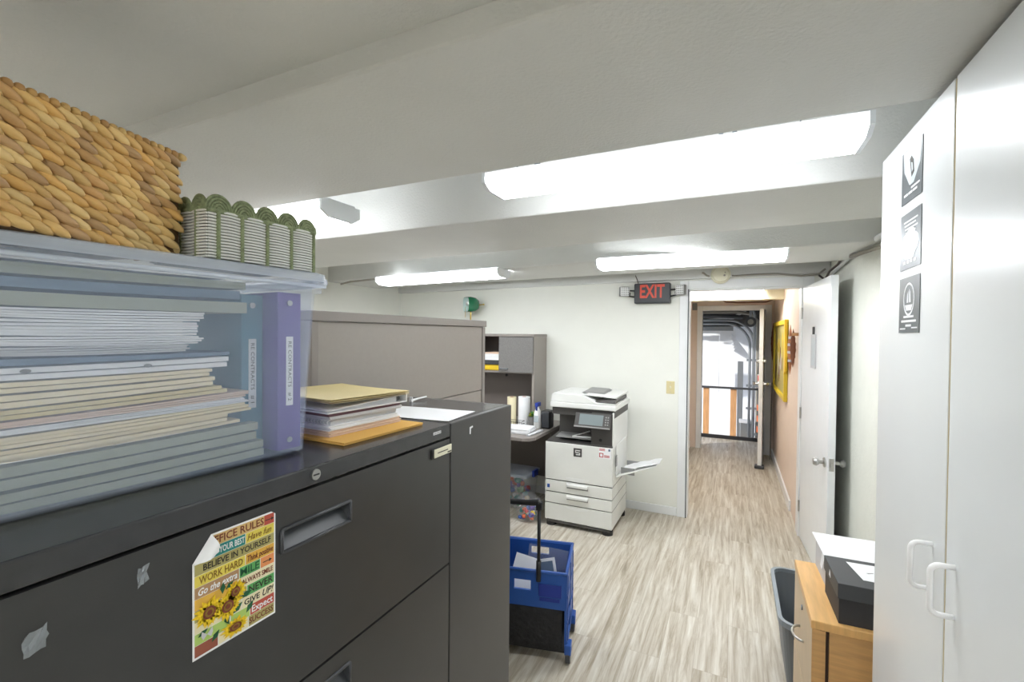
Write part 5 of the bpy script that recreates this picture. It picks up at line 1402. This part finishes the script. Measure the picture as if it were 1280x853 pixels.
# slightly skewed so its front lines up with the photo
F0, F1, FX = 1.768, 2.222, 0.243
bm = new(); box(bm, (FX, F0, 0.672), (0.655, F1, 0.70)); finish('top', bm, 'oak_top', fw, bev=0.003)
bm = new(); box(bm, (FX + 0.050, F0 + 0.004, 0.0), (0.652, F1 - 0.004, 0.6715)); finish('body', bm, 'oak', fw, bev=0.002)
bm = new(); box(bm, (FX + 0.022, F0 + 0.010, 0.02), (FX + 0.0495, F1 - 0.01, 0.671)); finish('reveal', bm, 'dark_gap', fw)
bm = new(); box(bm, (FX + 0.003, F0 + 0.001, 0.02), (FX + 0.040, F0 + 0.012, 0.6715)); finish('front_edge', bm, 'oak', fw)
for k, (za, zb) in enumerate(((0.375, 0.668), (0.025, 0.368))):
    bm = new(); box(bm, (FX + 0.002, F0 + 0.002, za), (FX + 0.021, F1 - 0.002, zb)); dw = finish('drawer', bm, 'oak_front', fw, bev=0.002)
    zh = zb - 0.145
    bm = new(); tube(bm, [(FX + 0.002, 1.995 + 0.05 * math.cos(PI * q / 12), zh + 0.0) if q in (0, 12) else (FX + 0.002 - 0.030 * math.sin(PI * q / 12), 1.995 + 0.05 * math.cos(PI * q / 12), zh) for q in range(13)], 0.0045, 8); finish('handle', bm, 'metal', dw, smooth=True)
    if k == 0:
        bm = new(); cyl(bm, (FX + 0.002, 1.99, zb - 0.045), (FX - 0.002, 1.99, zb - 0.045), 0.009, 16); finish('lock', bm, 'steel', dw)

sb = thing('shoebox', 'black cardboard shoebox with a white label on the wooden pedestal', 'box', (0.316, 1.782, 0.7005), 0.03)
bm = new(); box(bm, (0.003, 0.003, 0), (0.285, 0.205, 0.10)); finish('base', bm, 'shoebox', sb, bev=0.001)
bm = new(); box(bm, (-0.001, -0.001, 0.082), (0.289, 0.209, 0.131)); ld = finish('lid', bm, 'shoebox_top', sb, bev=0.0012)
bm = new(); prism(bm, [(-0.0015, 0.10, 0.098), (-0.0015, 0.125, 0.10), (-0.0015, 0.115, 0.122), (-0.0015, 0.105, 0.116)], (-0.0005, 0, 0)); finish('side_mark', bm, 'paper', ld)
bm = new(); prism(bm, [(0.058, 0.178, 0.1318), (0.17, 0.18, 0.1318), (0.17, 0.05, 0.1318), (0.078, 0.052, 0.1318)], (0, 0, 0.0006)); pp_ = finish('label_paper', bm, 'paper', sb)
bm = new()
for (a, b) in ((0.10, 0.11), (0.12, 0.10), (0.13, 0.125)): prism(bm, [(a, b, 0.1326), (a + 0.02, b + 0.008, 0.1326), (a + 0.021, b + 0.005, 0.1326), (a + 0.004, b - 0.004, 0.1326)], (0, 0, 0.0003))
finish('scribble', bm, 'printer_grey', pp_)
wb_ = thing('white_box', 'shallow white box with open flap behind the black shoebox on the pedestal', 'box', (0.322, 2.005, 0.7005), 0.04)
bm = new(); box(bm, (0.0, 0.0, 0.0), (0.26, 0.205, 0.105)); finish('box_body', bm, 'paper_grey', wb_, bev=0.001)
bm = new(); hexa(bm, [(-0.004, 0.0, 0.106), (0.264, 0.0, 0.106), (0.264, 0.236, 0.116), (-0.008, 0.236, 0.116), (-0.004, 0.0, 0.108), (0.264, 0.0, 0.108), (0.264, 0.236, 0.118), (-0.008, 0.236, 0.118)]); finish('lid', bm, 'paper', wb_)
bm = new(); prism(bm, [(-0.003, 0.03, 0.10), (-0.003, 0.07, 0.104), (-0.010, 0.065, 0.06), (-0.010, 0.035, 0.055)], (-0.001, 0, 0)); finish('side_flap', bm, 'paper', wb_)

tr = thing('waste_bin', 'grey rectangular waste bin beyond the wooden pedestal', 'waste bin', (0.335, 2.62, 0))
BHt = 0.36
bm = new()
shell(bm, [rrect(0.17, 0.40, 0.04, 0, 5), rrect(0.245, 0.555, 0.06, BHt - 0.012, 6) if False else rrect(0.245, 0.555, 0.06, BHt - 0.012, 5)], [rrect(0.239, 0.549, 0.058, BHt - 0.012, 5), rrect(0.166, 0.396, 0.038, 0.008, 5)])
finish('body', bm, 'bin_grey', tr)
bm = new()
loft(bm, [rrect(0.24, 0.55, 0.058, BHt - 0.025, 5), rrect(0.268, 0.578, 0.068, BHt - 0.025, 5), rrect(0.268, 0.578, 0.068, BHt, 5), rrect(0.236, 0.546, 0.056, BHt, 5), rrect(0.236, 0.546, 0.056, BHt - 0.024, 5)], False, False); finish('rim', bm, 'bin_rim', tr)

# ------------------------------------------------------------------ hall decorations
pa = thing('framed_picture', 'large yellow-framed picture hanging on the peach hall wall', 'picture', (HX1, 5.42, 0.955))
PW, PH = 1.45, 0.84
bm = new()
for (a, b, c, d) in ((0, 0, PW, 0.05), (0, PH - 0.05, PW, PH), (0, 0.05, 0.06, PH - 0.05), (PW - 0.06, 0.05, PW, PH - 0.05)): box(bm, (-0.035, a, b), (0, c, d))
finish('frame', bm, 'yellow', pa, bev=0.006)
bm = new(); box(bm, (-0.014, 0.06, 0.05), (-0.004, PW - 0.06, PH - 0.05)); cv = finish('canvas', bm, 'olive_tile', pa)
rnd = random.Random(77)
bm = new()
for k in range(12):
    y = rnd.uniform(0.12, PW - 0.25); z = rnd.uniform(0.1, PH - 0.4); w_, h_ = rnd.uniform(.06, .14), rnd.uniform(.2, .34)
    P = [(-0.0145, y + w_ * (0.5 + 0.5 * math.cos(2 * PI * q / 9) * rnd.uniform(.6, 1)), z + h_ * (0.5 + 0.5 * math.sin(2 * PI * q / 9) * rnd.uniform(.7, 1))) for q in range(9)]
    prism(bm, P, (-0.0006 - 0.0002 * k, 0, 0), k % 3)
finish('painted_shape', bm, None, cv, mats=['yellow', 'paper_grey', 'brown'])
bm = new(); prism(bm, [(-0.037, 0.0, PH), (-0.037, -0.10, PH * 0.55), (-0.037, -0.07, 0.32), (-0.037, 0.02, 0.28), (-0.037, 0.05, 0.6)], (0.02, 0, 0)); finish('ribbon', bm, 'yellow_pale', pa)
def carving(y, zc, l, m1, label, sx=0.042):
    t = thing('carved_wall_hanging', label, 'wall decoration', (HX1 - 0.03, y, zc))
    bm = new()
    loft(bm, [[Vector((0.022 * r * math.cos(2 * PI * k / 12), sx * r * math.sin(2 * PI * k / 12), z * l)) for k in range(12)] for z, r in ((-0.5, .05), (-0.35, .5), (-0.1, .95), (0.05, 1), (0.25, .7), (0.4, .3), (0.5, .05))]); finish('carved_body', bm, m1, t, smooth=True)
    bm = new()
    for k, z in enumerate((-0.22, -0.05, 0.1, 0.24)):
        r = (0.8, 1.0, 0.97, 0.75)[k]
        lathe(bm, [(1.02 * r, z * l - 0.012), (1.04 * r, z * l), (1.02 * r, z * l + 0.012)], n=12, caps=False)
    for v in bm.verts: v.co.x *= 0.023; v.co.y *= sx * 1.02
    finish('band', bm, 'paper_grey' if m1 == 'carved' else 'brown', t)
carving(4.93, 1.50, 0.46, 'carved', 'spindle-shaped carved wooden hanging with pale bands on the peach hall wall')
carving(4.72, 1.52, 0.34, 'brown', 'smaller brown carved hanging nearest the open door on the hall wall', 0.022)
carving(7.0, 1.55, 0.5, 'brown', 'dark carved hanging beyond the yellow picture on the hall wall', 0.05)
bm = new(); tube(bm, [(HX1, 4.62, 1.64), (HX1 - 0.05, 4.62, 1.64)], 0.014, 10); tag(finish('wall_peg', bm, 'orange', smooth=True), 'short wooden peg sticking out of the peach hall wall', 'peg')
bm = new(); tube(bm, [(-0.22, HY - 0.012, 2.17), (-0.10, HY - 0.012, 2.10), (0.05, HY - 0.012, 2.085), (0.40, HY - 0.012, 2.09), (0.49, HY - 0.05, 2.12), (0.49, 6.6, 2.17)], 0.008, 8)
tag(finish('cable', bm, 'brown', smooth=True), 'brown cable sagging above the doorway at the end of the hall', 'cable')
bm = new(); tube(bm, [(0.485, 7.12, 1.0), (0.475, 7.08, 0.6), (0.47, 7.05, 0.12), (0.455, 6.9, 0.012)], 0.007, 8)
tag(finish('cable', bm, 'cable', smooth=True), 'thin cable hanging down the hall corner behind the far door', 'cable')
bm = new(); box(bm, (-0.535, HY - 0.05, 1.99), (-0.475, HY, 2.09)); tag(finish('junction_box', bm, 'printer_grey', bev=0.003), 'small grey box in the upper left corner of the hall end', 'electrical box')

# landing rail
rl = thing('guard_rail', 'black metal guard rail with two wooden posts across the landing', 'railing', (0, 8.02, 0))
bm = new(); box(bm, (-1.2, -0.015, 0.79), (0.70, 0.015, 0.822)); finish('top_rail', bm, 'grey_black', rl, bev=0.003)
bm = new(); box(bm, (-1.2, -0.02, 0.0), (0.70, 0.02, 0.055)); finish('kick_rail', bm, 'black', rl, bev=0.003)
for x in (-0.375, 0.02):
    bm = new(); box(bm, (x - 0.044, 0.016, -0.05), (x + 0.044, 0.055, 0.79)); finish('post', bm, 'orange', rl, bev=0.003)

# dock door and its tracks
dd_ = thing('dock_door', 'large white overhead dock door standing open to daylight beyond the rail', 'dock door', (0, 9.6, 0))
for i, (x0, x1) in enumerate(((-2.0, -0.235), (-0.228, 0.045))):
    bm = new(); box(bm, (x0, 0, -1.2), (x1, 0.05, 1.72)); finish('panel', bm, 'warehouse_white', dd_, bev=0.003)
bm = new(); box(bm, (-2.0, -0.03, 1.72), (0.0, 0.08, 1.80)); finish('header', bm, 'steel', dd_)
bm = new()
for k in range(6):
    hexa(bm, [(-0.05 + k * 0.012, -0.06 - k * 0.02, 1.62 - k * 0.055), (0.20 + k * 0.02, 0.3, 1.30 - k * 0.03), (0.22 + k * 0.02, 0.3, 1.31 - k * 0.03), (-0.03 + k * 0.012, -0.06 - k * 0.02, 1.64 - k * 0.055),
              (-0.05 + k * 0.012, -0.06 - k * 0.02, 1.655 - k * 0.055), (0.20 + k * 0.02, 0.3, 1.335 - k * 0.03), (0.22 + k * 0.02, 0.3, 1.345 - k * 0.03), (-0.03 + k * 0.012, -0.06 - k * 0.02, 1.675 - k * 0.055)])
finish('folded_section', bm, 'warehouse_white', dd_)
bm = new(); box(bm, (0.085, 0.0, -1.2), (0.18, 0.06, 1.15)); finish('jamb_channel', bm, 'steel', dd_)
tk = thing('door_track', 'curved galvanised door track beside the white dock door', 'door track', (0, 9.45, 0))
def arc_track(x, m_='steel', r=0.5, zc=1.25):
    bm = new()
    pts = [(x - r - 0.9, -0.3, zc + r)] + [(x - r + r * math.sin(PI / 2 * k / 10), -0.3, zc + r * math.cos(PI / 2 * k / 10)) for k in range(11)] + [(x, -0.3, -1.2)]
    tube(bm, pts, 0.022, 8); finish('track', bm, m_, tk, smooth=True)
arc_track(0.33, r=0.40, zc=1.50); arc_track(0.27, r=0.40, zc=1.44)
bm = new()
for z in (1.2, 0.75, 0.35, -0.1): box(bm, (0.22, -0.31, z - 0.02), (0.42, -0.29, z + 0.02))
finish('track_bracket', bm, 'steel', tk)
# pipes under the bay ceiling and down its right side
pipes = [('steel', 0.022, [(-1.5, 8.95, 2.13), (0.10, 8.95, 2.13), (0.30, 8.95, 2.09), (0.33, 8.95, 1.98), (0.335, 8.95, -1.2)], 'galvanised pipe bending down beside the dock door, the outermost'),
         ('cable', 0.030, [(-1.5, 9.33, 2.06), (0.05, 9.33, 2.06), (0.28, 9.33, 2.02), (0.40, 9.33, 1.88), (0.41, 9.33, -1.2)], 'grey-brown pipe bending down beside the dock door, second from the wall'),
         ('steel', 0.018, [(-1.5, 8.6, 2.14), (0.2, 8.6, 2.15), (0.38, 8.6, 2.1), (0.43, 8.6, 1.98), (0.44, 8.6, -1.2)], 'thin galvanised pipe bending down nearest the right side of the bay'),
         ('grey_black', 0.034, [(-1.5, 9.0, 1.97), (-0.3, 9.0, 1.98), (0.15, 9.0, 1.95)], 'dark straight pipe hanging below the others in the bay'),
         ('paper_grey', 0.026, [(-0.7, 9.72, 1.90), (-0.6, 9.58, 1.905), (0.0, 9.5, 1.96), (0.2, 9.45, 2.10)], 'pale pipe crossing diagonally under the bay ceiling'),
         ('grey_black', 0.02, [(-1.3, 8.8, 2.28), (0.5, 8.8, 2.28)], 'dark thin pipe right under the bay ceiling'),
         ('grey_black', 0.024, [(-1.5, 9.35, 1.86), (0.05, 9.35, 1.86)], 'dark spring bar above the white dock door'),
         ('steel', 0.02, [(0.49, 8.5, 2.28), (0.49, 8.5, -1.2)], 'straight vertical galvanised pipe in the right corner of the bay')]
for m_, r, pts, lab in pipes:
    bm = new(); tube(bm, pts, r, 8); tag(finish('pipe', bm, m_, smooth=True), lab, 'pipe')
rl2 = thing('cable_reel', 'round dark drum hanging among the pipes in the bay', 'drum', (0.26, 8.72, 1.86))
bm = new(); cyl(bm, (0, -0.05, 0), (0, 0.05, 0), 0.085, 20); finish('drum', bm, 'grey_black', rl2)
bm = new(); cyl(bm, (0, -0.056, 0), (0, -0.05, 0), 0.045, 18); finish('hub', bm, 'cable', rl2)
bm = new(); box(bm, (-0.02, -0.03, 0.08), (0.02, 0.03, 0.45)); finish('hanger', bm, 'steel', rl2)
fe = thing('fire_extinguisher', 'red fire extinguisher mounted beyond the far door', 'fire extinguisher', (0.425, 8.35, 0.90))
bm = new(); lathe(bm, [(0.05, 0), (0.06, 0.02), (0.06, 0.26), (0.045, 0.31), (0.018, 0.33)], n=18); finish('cylinder', bm, 'red', fe, smooth=True)
bm = new(); box(bm, (-0.02, -0.05, 0.33), (0.02, 0.05, 0.40)); tube(bm, [(0.0, -0.05, 0.36), (-0.05, -0.06, 0.30), (-0.06, -0.06, 0.12)], 0.012, 8); finish('valve', bm, 'black', fe)
bm = new(); lathe(bm, [(0.0605, 0.10), (0.0605, 0.19)], n=18, caps=False); finish('label_band', bm, 'paper_grey', fe)
bm = new(); box(bm, (0.05, -0.02, 0.10), (0.294, 0.02, 0.14)); box(bm, (-0.02, 0.045, 0.08), (0.06, 0.068, 0.16)); finish('wall_bracket', bm, 'steel', fe)
bx = thing('bollard_post', 'black post with orange stripes behind the far door', 'bollard', (0.435, 8.75, -1.2))
bm = new(); box(bm, (-0.055, -0.055, 0), (0.055, 0.055, 1.95)); finish('post', bm, 'black', bx, bev=0.004)
for z in (1.22, 1.40, 1.58): 
    bm = new(); box(bm, (-0.057, -0.057, z), (0.057, 0.057, z + 0.10)); finish('stripe', bm, 'orange_paint', bx)
gbx = thing('grey_utility_box', 'grey metal utility box behind the rail beside the orange post', 'utility box', (0.225, 9.3, -1.2))
bm = new(); box(bm, (-0.09, -0.09, 0), (0.10, 0.10, 1.27)); finish('body', bm, 'steel', gbx, bev=0.008)
bm = new(); box(bm, (-0.105, -0.105, 1.27), (0.115, 0.115, 1.315)); finish('lid', bm, 'paper_grey', gbx, bev=0.006)

# ------------------------------------------------------------------ repeats that belong together
for o in list(COL.objects):
    l = o.get('label')
    if not l or o.get('group'): continue
    c = o['category']
    if 'in the clear tub' in l and c == 'binder': o['group'] = 'binders in the clear tub'
    elif 'clear tub' in l and c in ('folder', 'papers', 'document') and 'under the desk' not in l: o['group'] = 'files stacked in the clear tub'
    elif 'paper pile' in l and c != 'cable tie': o['group'] = 'papers piled on the black cabinet'
    elif c == 'file cabinet': o['group'] = 'black file cabinets'
    elif c == 'poster': o['group'] = 'small posters on the wardrobe door'
    elif c == 'paper towel roll': o['group'] = 'paper towel rolls on the desk'
    elif c == 'tape': o['group'] = 'tape scraps on the drawer front'
    elif c == 'pipe': o['group'] = 'pipes in the loading bay'
    elif c == 'wall decoration': o['group'] = 'carved hangings on the hall wall'
    elif c == 'papers' and 'desk' in l: o['group'] = 'paper stacks on the desk'
    elif c == 'toys': o['group'] = 'toys under the desk'
    elif c == 'cable': o['group'] = 'cables along the ceiling'

# ------------------------------------------------------------------ daylight, camera, view
w = bpy.data.worlds.new('world'); scene.world = w; w.use_nodes = True
wn = w.node_tree
sky = wn.nodes.new('ShaderNodeTexSky'); sky.sky_type = 'NISHITA'
sky.sun_elevation = math.radians(42); sky.sun_rotation = math.radians(200); sky.sun_disc = False
bg = wn.nodes['Background']; bg.inputs['Strength'].default_value = 0.14
wn.links.new(sky.outputs['Color'], bg.inputs['Color'])
sun = bpy.data.lights.new('sun', 'SUN'); sun.energy = 2.2; sun.angle = 0.02; sun.color = (1, 0.97, 0.93)
so_ = bpy.data.objects.new('sun', sun); COL.objects.link(so_)
so_.rotation_euler = Vector((0.75, 0.55, -0.36)).to_track_quat('-Z', 'Y').to_euler()

cam = bpy.data.cameras.new('camera'); cam.sensor_fit = 'HORIZONTAL'; cam.sensor_width = 36.0
cam.lens = 36.0 * 578.78 / 1280.0; cam.clip_start = 0.02
co = bpy.data.objects.new('camera', cam); COL.objects.link(co)
yaw, pitch, roll_ = math.radians(25.518), math.radians(-0.852), math.radians(0.523)
r = Vector((math.cos(yaw), math.sin(yaw), 0)); f = Vector((-math.sin(yaw), math.cos(yaw), 0)); u = Vector((0, 0, 1))
f2 = f * math.cos(pitch) + u * math.sin(pitch); u2 = u * math.cos(pitch) - f * math.sin(pitch)
r3 = r * math.cos(roll_) + u2 * math.sin(roll_); u3 = u2 * math.cos(roll_) - r * math.sin(roll_)
co.matrix_world = basis(r3, u3, -f2, (0, 0, 1.62))
scene.camera = co
vs = scene.view_settings
vs.view_transform = 'Standard'; vs.look = 'None'; vs.gamma = 1.0; vs.use_curve_mapping = False
vs.exposure = 1.0
